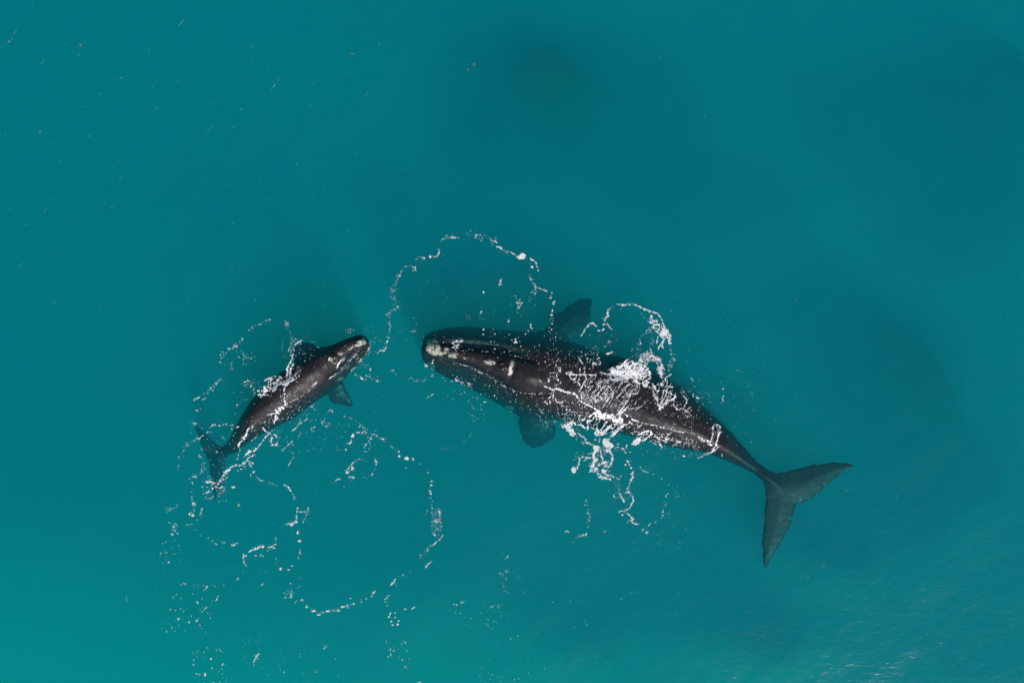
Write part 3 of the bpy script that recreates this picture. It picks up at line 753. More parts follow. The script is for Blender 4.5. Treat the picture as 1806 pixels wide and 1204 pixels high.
# chain trailing down
stroke([(1105,810,1.2),(1109,816,1.3),(1112,825,1.9)], amp=.8); blob(1103,819,1.8)
stroke([(1117,831,1.3),(1114,835,2.3),(1116,840,1.8),(1111,849,1.9),(1108,858,1.6),(1106,866,1.)], amp=1.2); stroke([(1102,870),(1108,866),(1112,870)], 1.8, amp=.8)
stroke([(1092,860,1.5),(1091,868,1.2)], amp=.8); stroke([(1093,870,1.),(1097,878,1.8),(1101,885,1.9)], amp=.8); stroke([(1083,872),(1085,878)], 1.2)
stroke([(1115,872,.9),(1117,882,1.2),(1113,892,1.2),(1107,898,1.4),(1100,901,1.6),(1093,902,2.6)], amp=1.2); blob(1098,907,4,1.8,-20,.8)
stroke([(1105,904,.9),(1111,909,1.6),(1117,913,2.4),(1113,918,2.4),(1106,919,2)], amp=1.2); stroke([(1112,918,1.2),(1120,924,1.4),(1127,924,1.3)], amp=1)
blob(1140,939,4,2.2,10); blob(1168,909,2.6,3.2); blob(1146,922,1.6)
drops([(1126,822),(1140,832),(1158,838),(1168,844),(1178,852),(1182,862)], 18, 1.2); drops([(1176,870),(1172,890),(1166,910),(1156,918),(1146,925),(1132,936)], 34, 2.5)
drops([(1165,915),(1190,880),(1195,850)], 12, 6, (.4,.8)); drops([(1030,870),(1034,895),(1040,910),(1038,930)], 26, 3); drops([(1034,940),(1020,945),(1010,955)], 16, 3); drops([(1080,870),(1100,880),(1120,870)], 22, 7, (.35,.9)); drops([(1085,850),(1095,862)], 14, 4, (.35,.9))
scatter(1140,935,1200,975,14,(.3,.7)); drops([(1058,925),(1075,940)], 3, 8)
# ring above the adult's flipper
stroke([(1025,592,.9),(1029,585,1),(1034,577,1.6),(1040,571,1.6),(1047,571,2.2),(1053,575,1.)], amp=1.2); stroke([(1053,582,1.4),(1060,583,1.2),(1065,580,1.6)], amp=1)
stroke([(1080,541,1),(1074,545,1.4),(1071,552,1.6),(1073,557,2.4),(1067,562,1.8),(1065,572,1.6),(1070,570,.9),(1075,577,.9),(1080,582,.8)], amp=1.2)
stroke([(1085,536,1),(1093,537,1.8),(1100,538,1.4),(1110,537,1.1),(1118,536,1),(1126,539,1.2),(1134,544,1.6),(1142,548,2),(1150,550,1.6),(1158,552,1.4),(1164,558,1.3),(1168,566,1.3),(1171,574,1.4),(1177,582,2.4),(1181,592,3),(1180,600,3),(1182,610,2.4),(1184,619,1.6)], amp=1.6)
lace([(1140,548),(1152,554),(1162,565),(1172,578),(1181,590),(1180,602),(1170,600),(1162,592),(1154,580),(1146,566)], 5, .28, .75, 50, 1.4)
blob(1172,586,6,8,-20,.9,.35); stroke([(1160,594,1.4),(1158,604,1.4)], amp=1); stroke([(1170,600),(1167,609),(1170,614)], 1.7); stroke([(1165,606),(1160,615)], 1.)
blob(1128,606,4,2.6,-30); drops([(1126,606),(1134,590),(1145,580)], 14, 2); drops([(1146,565),(1148,585),(1150,606)], 22, 3); drops([(1120,545),(1150,570)], 10, 5, (.4,.8))
drops([(1065,612),(1072,606),(1078,600)], 10, 2.5); blob(1073,624,4.5,1.6,-15); scatter(1040,590,1090,625,22,(.35,.8)); drops([(1186,622),(1184,640),(1178,652)], 30, 4, (.5,1.4))
scatter(1110,612,1150,632,40,(.4,1.1)); scatter(1190,660,1330,800,34,(.4,.9)); drops([(1220,666),(1222,672)], 3, 1, (1.2,2)); drops([(1216,695),(1232,702)], 9, 2, (1,1.8)); drops([(1273,680),(1276,700),(1272,712)], 6, 3, (1,1.9))
scatter(1180,520,1420,760,60,(.3,.65)); drops([(1300,650),(1320,680),(1330,715)], 16, 5, (.35,.7))
# chain above the adult's head
stroke([(757,452,2.2),(762,453,2.4),(770,453,1.8),(774,447,1.7),(775.5,439,1.3)], amp=1.2); blob(748,456,2.2); blob(716,470,2.4,1.8); stroke([(728,472),(732,470),(733,476),(729,477)], .9, amp=.6)
blob(705,486,2.2,1.8,-40); stroke([(795,418,1.6),(801,419,1.4),(809,420,1.2)], amp=.8); blob(780,422,1.4); stroke([(845,421),(849,424)], 1.2, amp=.6); blob(840,415,1.8); stroke([(869,427),(873,425),(877,428)], 1.1, amp=.6)
stroke([(876,436,1.4),(884,437,1.4),(890,443,1.)], amp=1.2); stroke([(894,444,1.2),(902,444,1.3),(909,449,1.2)], amp=1.2); blob(921,452,8,4.8,-5,.95,.25); blob(913,453,3,2)
stroke([(935,457,1.8),(941,459,1.6),(946,465,1.6),(948,472,1.9),(949,478,1.2)], amp=1.); blob(938,471,3,2.2,0,.9); stroke([(932,485,.7),(936,493,1.4),(941,500,1.2),(943,505,.8),(948,507,1.2),(955,510,1.6),(965,513,1.1)], amp=1.)
blob(974,516,1.4,2.2); blob(970.5,524,3.2,2.6,-40); blob(977,534,2.6,3.6,20); blob(973.5,547,2,3,10); blob(972.5,555,1.8,2.2)
drops([(735,472),(716,470),(700,492),(690,520)], 34, 3); drops([(690,515),(697,530),(702,545),(686,552),(686,572)], 44, 4); drops([(775,430),(782,419),(800,418)], 18, 3); drops([(826,412),(850,418),(880,430)], 34, 4); drops([(738,456),(757,448)], 8, 3)
drops([(885,492),(880,505)], 8, 2, (.8,1.8)); stroke([(885,492),(882,497)], 1.3, amp=.6); drops([(930,480),(945,510),(935,525)], 24, 4); drops([(908,520),(915,535),(912,550)], 22, 4, (.6,1.6)); stroke([(911,533),(918,535)], 1., amp=.8); drops([(973,560),(971,580),(965,590)], 12, 3)
scatter(900,515,945,560,16,(.4,1.2)); scatter(700,430,960,570,50,(.3,.65)); drops([(820,555),(835,565),(850,560)], 18, 6, (.3,.7)); stroke([(849,549),(847,553)], 1.); blob(853,515,1.8,2.2); stroke([(896,563),(896,568)], 1.2)
drops([(684,600),(690,568)], 14, 3); stroke([(664,623,1.2),(670,618,2),(676,617,2.6),(681,612,1.4),(683,600,1.)], amp=1.); drops([(655,605),(665,600)], 6, 5, (.4,.9)); drops([(725,585),(735,583)], 8, 3)
drops([(690,650),(700,660),(716,665),(740,672),(765,660)], 36, 3); stroke([(749,704),(757,699),(764,695)], .7, amp=.5); blob(855,708,3,2); scatter(825,700,860,745,18,(.4,1.1)); scatter(690,560,760,620,14,(.35,.8))
# specks on the adult's head and shaded flank
scatter(760,590,880,625,26,(.35,.9)); scatter(860,580,1000,640,75,(.4,1.2)); lace([(800,602),(818,600),(822,610),(808,618),(797,612)], 3.2, .26, .8, -50, 2); stroke([(798,606),(806,602),(815,601)], 1.4, amp=1.6); stroke([(803,617,.8),(808,607,1.3)], amp=.6)
scatter(780,650,880,705,60,(.35,1.1),1.2); drops([(795,668),(815,672),(830,682)], 26, 3, (.5,1.3)); lace([(792,666),(815,668),(828,682),(812,680)], 4, .12, .35); stroke([(762,640),(764,635)], 1.3, amp=.6); drops([(746,636),(752,645),(765,652)], 16, 2)
scatter(880,690,950,735,34,(.35,1.)); drops([(853,580),(852,592)], 10, 1.2, (.6,1.3)); drops([(930,585),(938,578),(936,573)], 8, 2, (.6,1.5)); stroke([(935,577),(937,572)], 1.2, amp=.5); drops([(905,598),(915,605)], 12, 4, (.7,1.7)); scatter(960,612,1060,650,90,(.35,.9),1.4)
stroke([(1020,630),(1025,638),(1028,644)], .8, amp=.8); stroke([(1031,622),(1034,632),(1042,634),(1048,636),(1056,631)], .9, amp=1.6, brk=.35); stroke([(1046,638),(1046,650)], .9, amp=1.2); stroke([(984,632),(980,640),(980,647)], .8, amp=1.2); blob(950,640,1,2.2); stroke([(1070,623),(1077,622),(1081,620)], 1.3, amp=.7)
scatter(950,640,1160,760,110,(.3,.7),1.4,-60); scatter(1080,745,1265,805,130,(.3,.8),1.6,25); scatter(1150,680,1240,740,60,(.3,.7),1.2,-60)
# --- calf
stroke([(507,677,3.6),(498,675,4.2),(491,677,4.2),(485,682,4.6),(478,686,5.2),(470,688,4.2),(463,689,2)], amp=1.8)
lace([(466,670),(480,663),(492,664),(503,672),(505,679),(494,678),(484,684),(474,692),(462,690),(464,682),(472,676)], 4, .28, .75, -30, 1.3)
stroke([(467,670),(474,667),(484,664),(494,664),(502,672)], 1.3, amp=2.); stroke([(455,696,1),(464,696,1.7),(471,697,1.7),(478,698,1.2)], amp=1.2); blob(456,688,3,1.6,-20); blob(460,700,1.5)
lace([(504,678),(506,662),(506,648),(510,635),(520,633),(530,643),(533,650),(529,657),(521,664),(514,672)], 3.8, .24, .62, -68, 1.7)
for s_ in ([(505,677),(506,660),(508,648),(512,636)], [(506,676),(511,664),(513,652),(516,642)], [(507,676),(516,666),(523,657),(530,652),(531,646)], [(509,674),(519,669),(526,662)]):
    stroke([(a, b, 2.4 - .35 * i) for i, (a, b) in enumerate(s_)], amp=1.6)
stroke([(514,634),(516,630),(516,625)], 1.8, amp=1.); lace([(508,618),(513,606),(524,595),(534,599),(528,610),(519,620),(521,633),(512,632)], 4, .17, .45, -60, 1.5)
stroke([(509,618),(514,606),(521,598)], 1., amp=1.6, brk=.35); stroke([(520,608),(526,603),(533,599)], .9, amp=1.4); drops([(502,565),(508,575),(512,585),(516,595)], 26, 3, (.5,1.3)); scatter(497,590,560,640,50,(.35,.9))
stroke([(503,679,2),(501,688,1.4),(501,699,1.),(503,712,1.3),(502,716,3),(496,720,4.6),(489,726,6),(486,731,4.2),(489,734,3),(486,739,2.6),(484,744,1.6)], amp=1.4)
stroke([(484,729,2),(477,730,1.6),(472,731,1)], amp=1.4, cov=.6); scatter(494,695,503,712,10); stroke([(504,712,.7),(520,705,.6),(535,697,.7),(548,686,.6),(560,672,.7)], amp=.8, brk=.4)
lace([(545,672),(560,668),(556,690),(530,710),(505,722),(508,714),(530,700)], 4, .10, .34, -40, 1.6); scatter(505,690,565,740,60,(.35,.85),1.2,-35)  # flank lace also paints the water's sheen as foam threads
lace([(450,728),(478,728),(488,745),(470,758),(448,752)], 4.5, .10, .3, -30, 1.5); scatter(440,735,500,760,40,(.35,.9)); 
stroke([(449,747,1.2),(443,752,2.2),(437,757,1.6),(435,764,2.4),(431,770,3.2),(427,776,2.4),(422,780,2.6),(421,786,1.2),(423,795,1.3)], amp=1.4); stroke([(422,797,1.5),(419,803,1.5),(419,809,1.3)], amp=.8); stroke([(443,776,.8),(449,773,1),(454,769,.7)], amp=.6)
stroke([(464,754),(467,758),(471,762)], 1.1, amp=1); blob(474,764,5,3,0,.95); stroke([(473,765,2),(467,772,1.8),(461,780,2.),(455,786,1.8),(450,793,2.),(441,795,3.2),(436,801,2.4),(431,805,1.6)], amp=1.4)
stroke([(485,765,1.4),(490,770,1.6),(491,778,1.6),(486,785,1.6),(480,784,2),(477,779,1.6),(480,772,2.2)], amp=1.8); scatter(476,758,496,790,22)
stroke([(449,802,1.4),(443,805,1.4),(438,806,2),(434,813,1.8),(428,818,2.6),(421,821,2.6),(414,820,1.3),(405,823,2),(402,829,3),(397,832,3.2),(393,840,2.4),(389,847,2),(385,852,1.6)], amp=1.6)
stroke([(419,829,.9),(426,827,1.3)], amp=.6); stroke([(394,846,1.6),(399,841,1.2),(403,842,1)], amp=1); drops([(432,822),(442,815),(445,822)], 16, 3, (.6,1.8)); blob(447,832,2.6,2.6); blob(442,837,1.2,2.4)
blob(382,858,3.5,3,20); blob(390,859,4,2,-30); stroke([(362,849),(369,850)], 1.8, amp=.8); stroke([(371,849),(379,851)], 1.6, amp=1); blob(375,861,1.8,2); stroke([(361,868),(366,868),(370,865)], 1.6, amp=.8); stroke([(364,879),(372,877),(378,873)], 1, amp=.8)
lace([(372,850),(400,846),(400,868),(380,876),(360,878)], 4.5, .14, .4, -30, 1.5); scatter(355,840,400,885,50,(.4,1.2),1.,-30); scatter(360,785,395,845,30,(.4,1.)); blob(382.5,796,1.8,1.3)
stroke([(452,841),(458,846),(466,848)], .9, amp=.8); blob(411,858,4,2.2,10); blob(421,890,2,3,20); drops([(470,849),(490,857)], 7, 2); stroke([(502,855,1.4),(508,858,1.),(514,866,1.3)], amp=.8); blob(519,878,1.4,2.4); drops([(515,866),(523,890)], 6, 2)
stroke([(341,777,.8),(345,773,1.2),(352,773,1.2)], amp=.8, cov=.8); stroke([(353,771,1.6),(359,767,1.1)], amp=.8); stroke([(365,764),(368,759)], 1.3); stroke([(372,752),(375,749),(380,748)], 1.2, amp=.6); blob(387,750,1.6); stroke([(393,749),(399,747)], 1.5, amp=.8); stroke([(405,749),(410,749)], .8); blob(409,756,1.6); stroke([(417,753),(421,752)], .9); stroke([(389,771),(394,773)], .8)
drops([(315,830),(317,805),(325,790),(338,778)], 26, 3); scatter(335,740,420,800,40,(.35,.9)); drops([(352,800),(358,825),(345,840)], 26, 4, (.5,1.4)); drops([(330,845),(342,838)], 8, 3)
drops([(345,705),(365,690),(385,672),(408,650),(408,640)], 44, 3, (.5,1.3)); blob(343,704,2,2.4); stroke([(347,702),(351,700)], 1.7, amp=.6); stroke([(356,705),(363,702)], 1., amp=.5); drops([(345,725),(355,718)], 6, 3); drops([(335,742),(345,748)], 8, 3, (.6,1.7))
drops([(388,640),(390,628),(400,618),(412,612)], 18, 4, (.7,1.6)); drops([(412,612),(425,602),(434,588),(446,578),(460,570),(480,562)], 40, 2.5, (.4,1.2)); blob(417,611,2); stroke([(455,572),(461,571)], 1.); blob(445,578,1.8); drops([(418,630),(435,631),(450,630)], 14, 3); scatter(385,615,450,645,24)
lace([(427,675),(438,666),(450,672),(455,684),(446,694),(436,690),(440,680),(430,684)], 4, .12, .4); stroke([(431,673),(440,671)], 1.2, amp=1.); blob(443,681,1.6,2.2); blob(448,686,2); scatter(425,668,460,698,22); drops([(405,710),(420,715)], 5, 2)
drops([(630,590),(618,580),(612,585)], 8, 4, (.5,1.1)); stroke([(618,588),(619,580)], .9, amp=.4); stroke([(627,660),(633,663),(639,668),(645,669)], 1.3, amp=1.); stroke([(645,662),(652,664)], .9, amp=.8); stroke([(662,670),(670,673)], 1.1, amp=.8); blob(653,651,1.7,2.2); drops([(640,640),(660,672)], 14, 7, (.4,.9)); scatter(640,575,670,620,12,(.4,.8))
lace([(636,590),(650,596),(652,612),(640,620),(628,612)], 3.2, .12, .32); drops([(652,610),(645,625),(630,645),(618,655)], 30, 2, (.4,1.)); scatter(605,600,640,650,34,(.35,.8))
for a in ([(524,751),(533,744),(543,738)], [(548,756),(556,752)], [(566,746),(573,741)], [(575,752),(582,746)], [(578,727),(583,722)], [(586,727),(586,722)], [(530,742),(527,748)], [(497,795),(505,787),(515,778)], [(526,770),(530,765)], [(515,760),(525,752)], [(508,822),(518,805)]):
    stroke(a, .75, amp=.6)  # thin streaks beside the calf paint surface reflections as foam
drops([(544,718),(556,714)], 8, 2, (.6,1.6)); scatter(500,735,600,800,44,(.35,.9),1.6,-40); scatter(560,740,640,770,14,(.4,.8))
stroke([(651,612,1.2),(646,622,1.5),(639,632,1.4),(631,641,1.2),(622,650,1.)], amp=1.4, brk=.36, cov=.8)
stroke([(603,632,1.4),(597,642,1.6),(594,649,1.2)], amp=1., cov=.9); stroke([(618,615),(625,609),(634,602)], .9, amp=1., brk=.4)  # first stroke paints the wet highlight under the calf's ridge as foam
scatter(400,690,520,790,50,(.3,.7),1.2,-50); scatter(520,610,600,660,26,(.3,.7))
# --- wakes below the calf
blob(342,888,4,2.8); blob(335,905,2.4,4,10); blob(340,908,2.4,3.6,0); stroke([(353,905),(357,896)], .9); drops([(340,850),(338,875),(343,900)], 18, 2); drops([(350,915),(360,890)], 10, 3)
drops([(290,902),(300,896),(312,890)], 14, 4); drops([(300,920),(308,928),(306,945)], 26, 5, (.5,1.6)); scatter(283,952,325,995,22,(.5,1.7)); drops([(330,925),(355,940),(378,955)], 12, 4); drops([(376,957),(398,957)], 9, 2, (.6,1.4))
stroke([(408,960,1),(414,961,2.4),(419,957,1.4),(419,955,1)], amp=1); blob(432,978,4,3,40); stroke([(429,982),(430,991),(434,997)], .9, amp=.8); stroke([(440,972,1.6),(449,967,2),(458,964,3),(466,962,2.4)], amp=1.2, brk=.2); blob(451,979,2.4,1.6); blob(460,978,1.4); blob(464,980,1.4,1); stroke([(472,965),(479,963),(484,966)], 1.2, amp=.8); blob(487,948,1.8,2.4); drops([(470,972),(485,960),(487,945)], 12, 2)
drops([(523,895),(524,907),(522,920),(514,925)], 36, 3, (.7,2.)); stroke([(502,925),(508,923),(515,922)], 1.3, amp=1); blob(514,925,3,2); blob(523,910,2,2.4); stroke([(529,903),(537,902)], 1.2, amp=.8); stroke([(534,922),(541,905),(544,894)], .9, amp=.8, brk=.35); blob(526,938,3,3.4,20); blob(528,953,3,2.4); drops([(530,965),(527,985)], 14, 2); blob(495,1003,2.8,2.6); blob(510,1004,3,1.8); blob(515,997,2,1.2); drops([(487,985),(490,998)], 5,2)
drops([(505,1030),(515,1050),(525,1035),(530,1020)], 24, 5, (.5,1.4)); stroke([(520,1062),(524,1058)], 1.1, amp=.4); blob(504,1053,2.4,1.6)
for a in [(532,1058,3,1.6),(541,1069,3.6,2.4,),(552,1076,4,2.6),(562,1083,4.5,2),(578,1077,4.5,2),(597,1076,3.4,2.2),(604,1070,2.6,2.6),(611,1065,2.2,1.6),(618,1054,1.6)]: blob(*a)
drops([(532,1056),(552,1076),(575,1079),(605,1070),(640,1058),(662,1044)], 50, 2, (.5,1.5)); stroke([(655,1046),(661,1042)], .9, amp=.4)
for a in ([(418,1021),(421,1018)], [(460,1032),(466,1027)], [(360,1040),(366,1033)], [(381,1058),(385,1050)], [(357,1078),(364,1070)], [(446,1168),(455,1152)], [(571,1143),(576,1137)], [(692,1030),(698,1021)], [(750,1000),(760,990)]):
    stroke(a, .9, amp=.6)
drops([(318,1028),(330,1032)], 9, 3); drops([(340,1034),(370,1030),(398,1035)], 14, 4); scatter(283,1045,375,1120,46,(.4,1.7)); blob(315,1090,2,2); blob(347,1093,2.2); scatter(340,1140,400,1204,44,(.4,1.4)); blob(361,1188,3.4,4.6); blob(372,1161,2.4,1.6); scatter(425,1120,460,1175,16,(.4,1.)); stroke([(454,1160),(456,1152)], .8)
scatter(470,1140,600,1204,22,(.35,.9)); blob(501,1184,1.6,2); drops([(400,985),(420,1000),(470,1010)], 8, 10, (.4,.8)); scatter(210,960,290,1120,10,(.3,.7)); stroke([(221,1045),(223,1060)], .5, cov=.6)
# --- wakes between the whales
blob(622,768,3.4,4.6,20); blob(619,776,1.4); stroke([(611,784),(616,783),(619,779)], 2., amp=1); blob(610,793,1.6,2.6); drops([(604,733),(622,740),(640,752),(650,762)], 22, 3, (.5,1.4)); stroke([(628,762),(634,762)], 1., amp=.4); stroke([(637,763),(642,761),(647,764)], 1.1, amp=.8); stroke([(654,766,1.2),(662,766,1.3)], amp=.5); stroke([(674,774),(680,774)], 1.4, amp=.4); stroke([(631,753),(635,751)], .8); drops([(640,762),(655,780),(645,788)], 16, 5, (.6,1.6)); drops([(663,768),(685,782),(700,795)], 18, 2)
blob(703,796,1.8); blob(704,804,2.4,2.4); blob(717,808,4.6,2.8,-5,1,.2); blob(728,809,2.2,2.6); drops([(733,812),(745,822),(756,835),(761,848)], 10, 1.5); drops([(715,830)], 0); blob(716,825,1.6,1.2)
blob(761,854,2,2.8,10); drops([(759,855),(760,875),(762,892)], 16, 1.6, (.7,1.7)); stroke([(752,906),(754,899)], .8, amp=.4); scatter(761,895,779,945,110,(.4,1.1),1.2,-60); stroke([(775,900),(776,906)], 1.2, amp=.5); blob(769,917,2); stroke([(765,919),(776,919)], 1., amp=.5); stroke([(763,938),(768,944)], 1.6, amp=.8)
stroke([(781,942,.9),(776,950,1.),(769,956,1.2),(763,961,.9)], amp=.5); drops([(762,958),(758,966),(745,975),(735,988)], 22, 3); stroke([(749,1000),(755,993),(760,988)], .7, amp=.4, brk=.3); drops([(730,1001),(716,1011),(700,1018)], 7, 1.5); stroke([(689,1031),(693,1026),(697,1020)], .9, amp=.4); drops([(686,1045),(681,1058),(682,1072)], 14, 2, (.5,1.3))
for a in [(688,1081,1.4,3,25),(685.5,1087,1.6),(690,1095,1.8),(692,1101,2.6,1.2,40),(697,1080,1.4),(697,1088,1.2),(703,1094,1.6),(701,1100,2.2,2),(715,1073.5,3,1.2,-10),(729,1071,4,1.2,-40)]: blob(*a, holes=0) if len(a) > 3 else blob(a[0], a[1], a[2], holes=0)
stroke([(610,834,.8),(615,824,1.1),(622,816,1.),(630,809,.7),(640,810,.4)], amp=.7); stroke([(614,834,1),(610,832,2),(619,829,1.4),(621,823,1.8),(625,828,1.2)], amp=1.2); blob(611,832,4,1.8,-10); stroke([(616,840),(620,840),(624,842)], 1.2, amp=.5); stroke([(592,847),(596,844),(599,845)], 1.4, amp=.6); stroke([(662,808,1),(664,813,2.2),(663,819,1)], amp=.6); drops([(660,824),(657,832),(645,845)], 10, 4); scatter(580,820,620,860,12,(.35,.8))
drops([(835,725),(828,770),(800,788),(760,790)], 16, 3, (.35,.9)); scatter(560,690,680,820,16,(.3,.6)); drops([(800,1068),(806,1066),(815,1062),(823,1058)], 8, 2, (.7,1.5)); scatter(680,1130,725,1165,20,(.5,1.5)); stroke([(714,1174),(717,1179)], 1.1, amp=.3); blob(740,1202,3,1.6); blob(685,1157,2,1.2); scatter(800,1060,860,1110,8,(.4,1.))
stroke([(892,985),(895,980)], 1.4, amp=.4); scatter(880,1000,925,1045,20,(.5,1.3)); drops([(858,1072),(870,1067),(885,1068)], 14, 3, (.5,1.2)); scatter(860,1070,900,1110,12,(.4,1.3)); scatter(840,1160,870,1204,12,(.4,.9)); scatter(860,1120,1010,1204,16,(.4,1.1)); scatter(960,1040,1130,1110,14,(.4,1.2)); scatter(880,880,1240,1204,44,(.3,.7))
stroke([(1060,942),(1066,926),(1072,916)], .35, amp=.6, cov=.5); stroke([(996,938),(1000,934),(1004,940)], .9, amp=1.); stroke([(1028,944),(1034,941)], 1.2, amp=1.)
scatter(0,0,1806,1204,110,(.25,.55))
# pale threads painting ripple glints on the open water (upper left, lower right)
for k in range(210):
    if rng.random() < .62: x, y = rng.random() ** 1.6 * 760, rng.random() ** 1.2 * 560
    else: x, y = 1806 - rng.random() ** 1.3 * 640, 1204 - rng.random() ** 1.2 * 340
    ln = 6 + rng.random() * 13; an = math.radians(-38 + rng.normal() * 16)
    stroke([(x, y, .55), (x + ln * .5 * math.cos(an), y + ln * .5 * math.sin(an) - .8, 1.1), (x + ln * math.cos(an), y + ln * math.sin(an), .5)], amp=1.2, cov=.36, soft=1.2)
for a in ([(316,44),(323,38),(328,32)], [(24,60),(30,52)], [(10,80),(22,68)], [(478,160),(486,148),(495,134)], [(2,88),(5,80)], [(143,190),(152,187)], [(206,140),(216,137)]):
    stroke(a, .6, amp=1., cov=.6)

# mesh the field -------------------------------------------------------------
TH = .16
cell = (F[:-1, :-1] > TH) | (F[1:, :-1] > TH) | (F[:-1, 1:] > TH) | (F[1:, 1:] > TH)
used = np.zeros(F.shape, bool)
used[:-1, :-1] |= cell; used[1:, :-1] |= cell; used[:-1, 1:] |= cell; used[1:, 1:] |= cell
rr, cc = np.nonzero(used); idx = -np.ones(F.shape, np.int64); idx[rr, cc] = np.arange(len(rr))
px = cc / R; py = rr / R; cov = F[rr, cc].astype(float)

def place(px, py):
    """height of whatever the foam lies on there: skin or water; which: 0 sea, 1 adult, 2 calf"""
    x = (px - 903) * S; y = (602 - py) * S
    z = wave(x, y) + .008; wh = np.zeros(len(px), int)
    for which, code, bb in (('m', 1, (735, 1380, 570, 860)), ('c', 2, (395, 655, 585, 810))):
        sel = np.nonzero((px > bb[0]) & (px < bb[1]) & (py > bb[2]) & (py < bb[3]))[0]
        for i in sel:
            zt = .3
            for _ in range(2):
                k = 1 - zt / H
                h = BV[which].ray_cast(Vector((x[i] * k, y[i] * k, 5)), Vector((0, 0, -1)))
                if h[0] is None: break
                zt = max(h[0].z, z[i])
            if h[0] is not None and h[0].z > -1.3: wh[i] = code
            if h[0] is not None and h[0].z + .012 > z[i]: z[i] = h[0].z + .012
    k = 1 - z / H
    return x * k, y * k, z, wh

x, y, z, wh = place(px, py)
z = z + .022 * cov + .010 * cov * fbm(px / 1.5, py / 1.5, 5, 2)
cr, ccx = np.nonzero(cell)
q = np.stack([idx[cr + 1, ccx], idx[cr + 1, ccx + 1], idx[cr, ccx + 1], idx[cr, ccx]], 1)

# droplets as small domes
d = np.array(DR); d = d[(d[:, 0] > -5) & (d[:, 0] < 1811) & (d[:, 1] > -5) & (d[:, 1] < 1209)]
dx_, dy_, dz_, dw_ = place(d[:, 0], d[:, 1])
m_foam, n, out = new_mat("foam")
at = N(n, 'ShaderNodeAttribute', attribute_name='cover')
mr = N(n, 'ShaderNodeMapRange', interpolation_type='SMOOTHSTEP'); mr.inputs['From Min'].default_value = .18; mr.inputs['From Max'].default_value = 1.0
n.links.new(at.outputs['Fac'], mr.inputs['Value'])
tc = N(n, 'ShaderNodeTexCoord'); nz = N(n, 'ShaderNodeTexNoise', Scale=18.0, Detail=4.0, Roughness=.6); n.links.new(tc.outputs['Object'], nz.inputs['Vector'])
rp = ramp(n, nz.outputs[0], [(.3, (.55, .57, .59)), (.7, (.82, .82, .81))])
df = N(n, 'ShaderNodeBsdfDiffuse'); n.links.new(rp.outputs[0], df.inputs[0])
bp = N(n, 'ShaderNodeBump', Strength=.6, Distance=.02); n.links.new(nz.outputs[0], bp.inputs['Height']); n.links.new(bp.outputs[0], df.inputs['Normal'])
tr = N(n, 'ShaderNodeBsdfTransparent'); mx = N(n, 'ShaderNodeMixShader')
n.links.new(mr.outputs[0], mx.inputs[0]); n.links.new(tr.outputs[0], mx.inputs[1]); n.links.new(df.outputs[0], mx.inputs[2])
n.links.new(mx.outputs[0], out.inputs[0])

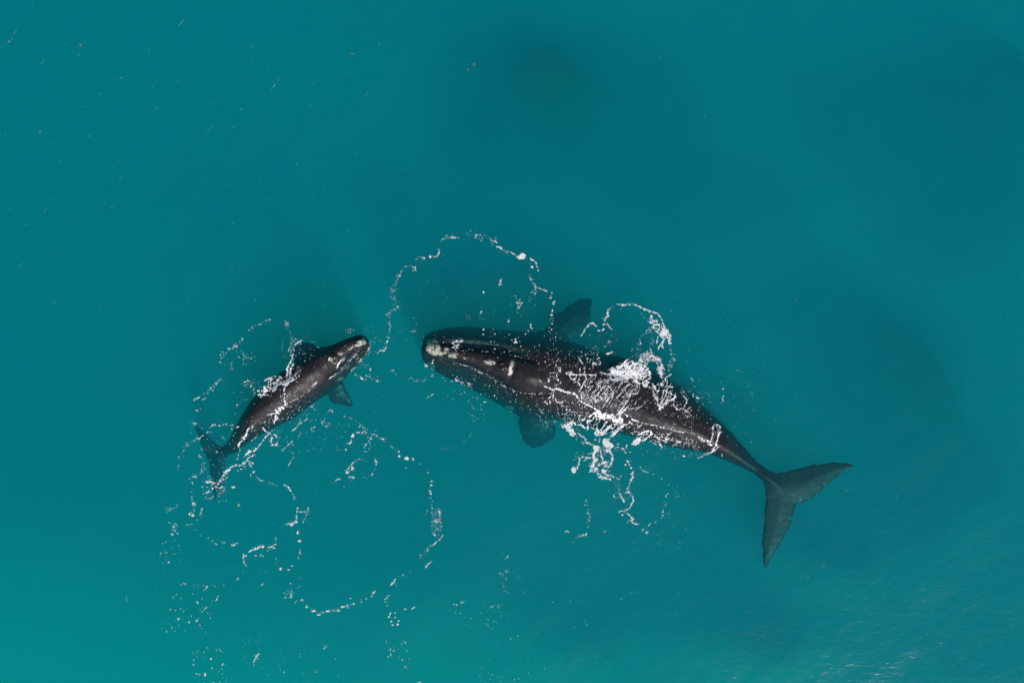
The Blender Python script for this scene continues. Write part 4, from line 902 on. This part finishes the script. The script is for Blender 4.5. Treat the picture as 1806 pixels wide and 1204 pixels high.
m_white = m_foam.copy(); m_white.name = 'fresh_whitewater'   # thicker, freshly broken water
for nd in m_white.node_tree.nodes:
    if nd.type == 'VALTORGB': nd.color_ramp.elements[0].color = (.74, .77, .82, 1); nd.color_ramp.elements[1].color = (.93, .93, .93, 1)
    if nd.type == 'MAP_RANGE': nd.inputs['From Max'].default_value = .8
qw = wh[q].max(1)
for code, name, lab, cat in ((0, 'sea_foam', 'white foam threads, rings and flecks floating on the turquoise water around both whales', 'foam'),
                             (1, 'whitewater', 'white water and foam threads streaming over the big adult whale', 'foam'),
                             (2, 'whitewater', 'white water and foam splashing over the small calf', 'foam')):
    f = q[qw == code]; us = np.unique(f); mpx = -np.ones(len(x), np.int64); mpx[us] = np.arange(len(us)); f = mpx[f]
    V = np.stack([x[us], y[us], z[us]], 1); C = cov[us]
    tri = np.vstack([f[:, [0, 1, 2]], f[:, [0, 2, 3]]])
    s = d[dw_ == code]; sx, sy, sz = dx_[dw_ == code], dy_[dw_ == code], dz_[dw_ == code]
    NV = 8; n0 = len(V); DV = []; DC = []; DF = []
    for i in range(len(s)):
        r = s[i, 2] * S * .84; el = s[i, 3]; a = math.radians(-s[i, 4]); b = n0 + len(DV)
        DV.append((sx[i], sy[i], sz[i] + .6 * r)); DC.append(.9)
        ph = rng.random() * 6
        for k in range(NV):
            t = 2 * math.pi * k / NV; e = r * (.85 + .3 * math.sin(3 * t + ph) * .5)
            u = e * el * math.cos(t); w_ = e * math.sin(t)
            DV.append((sx[i] + u * math.cos(a) - w_ * math.sin(a), sy[i] + u * math.sin(a) + w_ * math.cos(a), sz[i] + .1 * r)); DC.append(.58)
            DF.append((b, b + 1 + k, b + 1 + (k + 1) % NV))
    if DV:
        V = np.vstack([V, np.array(DV)]); C = np.r_[C, DC]; tri = np.vstack([tri, np.array(DF)])
    ob = fast_mesh(name, V, tri, m_white if code else m_foam)
    ob.data.attributes.new('cover', 'FLOAT', 'POINT').data.foreach_set('value', C.astype(np.float32))
    ob['kind'] = 'stuff'; ob['label'] = lab; ob['category'] = cat
    print(name, len(V), len(tri))

# ------------------------------------------------------------------ drifting scraps of weed
m_weed, n, out = new_mat("drift_weed")
pb = N(n, 'ShaderNodeBsdfPrincipled', Roughness=.6); tc = N(n, 'ShaderNodeTexCoord'); nz = N(n, 'ShaderNodeTexNoise', Scale=20.0); n.links.new(tc.outputs['Object'], nz.inputs['Vector'])
rp = ramp(n, nz.outputs[0], [(.35, (.10, .035, .02)), (.65, (.30, .13, .08))]); n.links.new(rp.outputs[0], pb.inputs['Base Color']); n.links.new(pb.outputs[0], out.inputs[0])
for k, (a, b, r, lab) in enumerate([(142, 80, 2.0, 'reddish scrap of weed drifting alone near the upper left corner'),
        (620, 95, 1.8, 'reddish scrap of weed drifting on open water, left of the two close together'),
        (836, 114, 1.9, 'pale brown scrap of weed, upper right one of two close together'),
        (825, 123, 1.6, 'red scrap of weed, lower left one of two close together')]):
    X, Y, _ = P(a, b); z0 = float(wave(np.array([X]), np.array([Y]))[0]) + .01; V = []; Fc = []
    for bl in range(4):
        an = bl * 1.6 + k; L = r * S * (1 + .5 * (bl % 2)) * 1.3; o = len(V)
        for i in range(6):
            t = i / 5; wdt = r * S * .32 * math.sin(math.pi * (.15 + .8 * t)); ca, sa = math.cos(an + .5 * t), math.sin(an + .5 * t)
            for sgn, zz in ((1, 0), (0, .012), (-1, 0)):
                V.append((X + ca * L * t - sa * wdt * sgn, Y + sa * L * t + ca * wdt * sgn, z0 + zz + .004 * bl))
        for i in range(5):
            for j in (0, 1): Fc.append((o + i * 3 + j, o + i * 3 + j + 1, o + i * 3 + j + 4, o + i * 3 + j + 3))
    w_ = mesh_obj('seaweed_scrap', V, Fc, m_weed); w_['label'] = lab; w_['category'] = 'seaweed'; w_['group'] = 'scraps of weed adrift on the water'
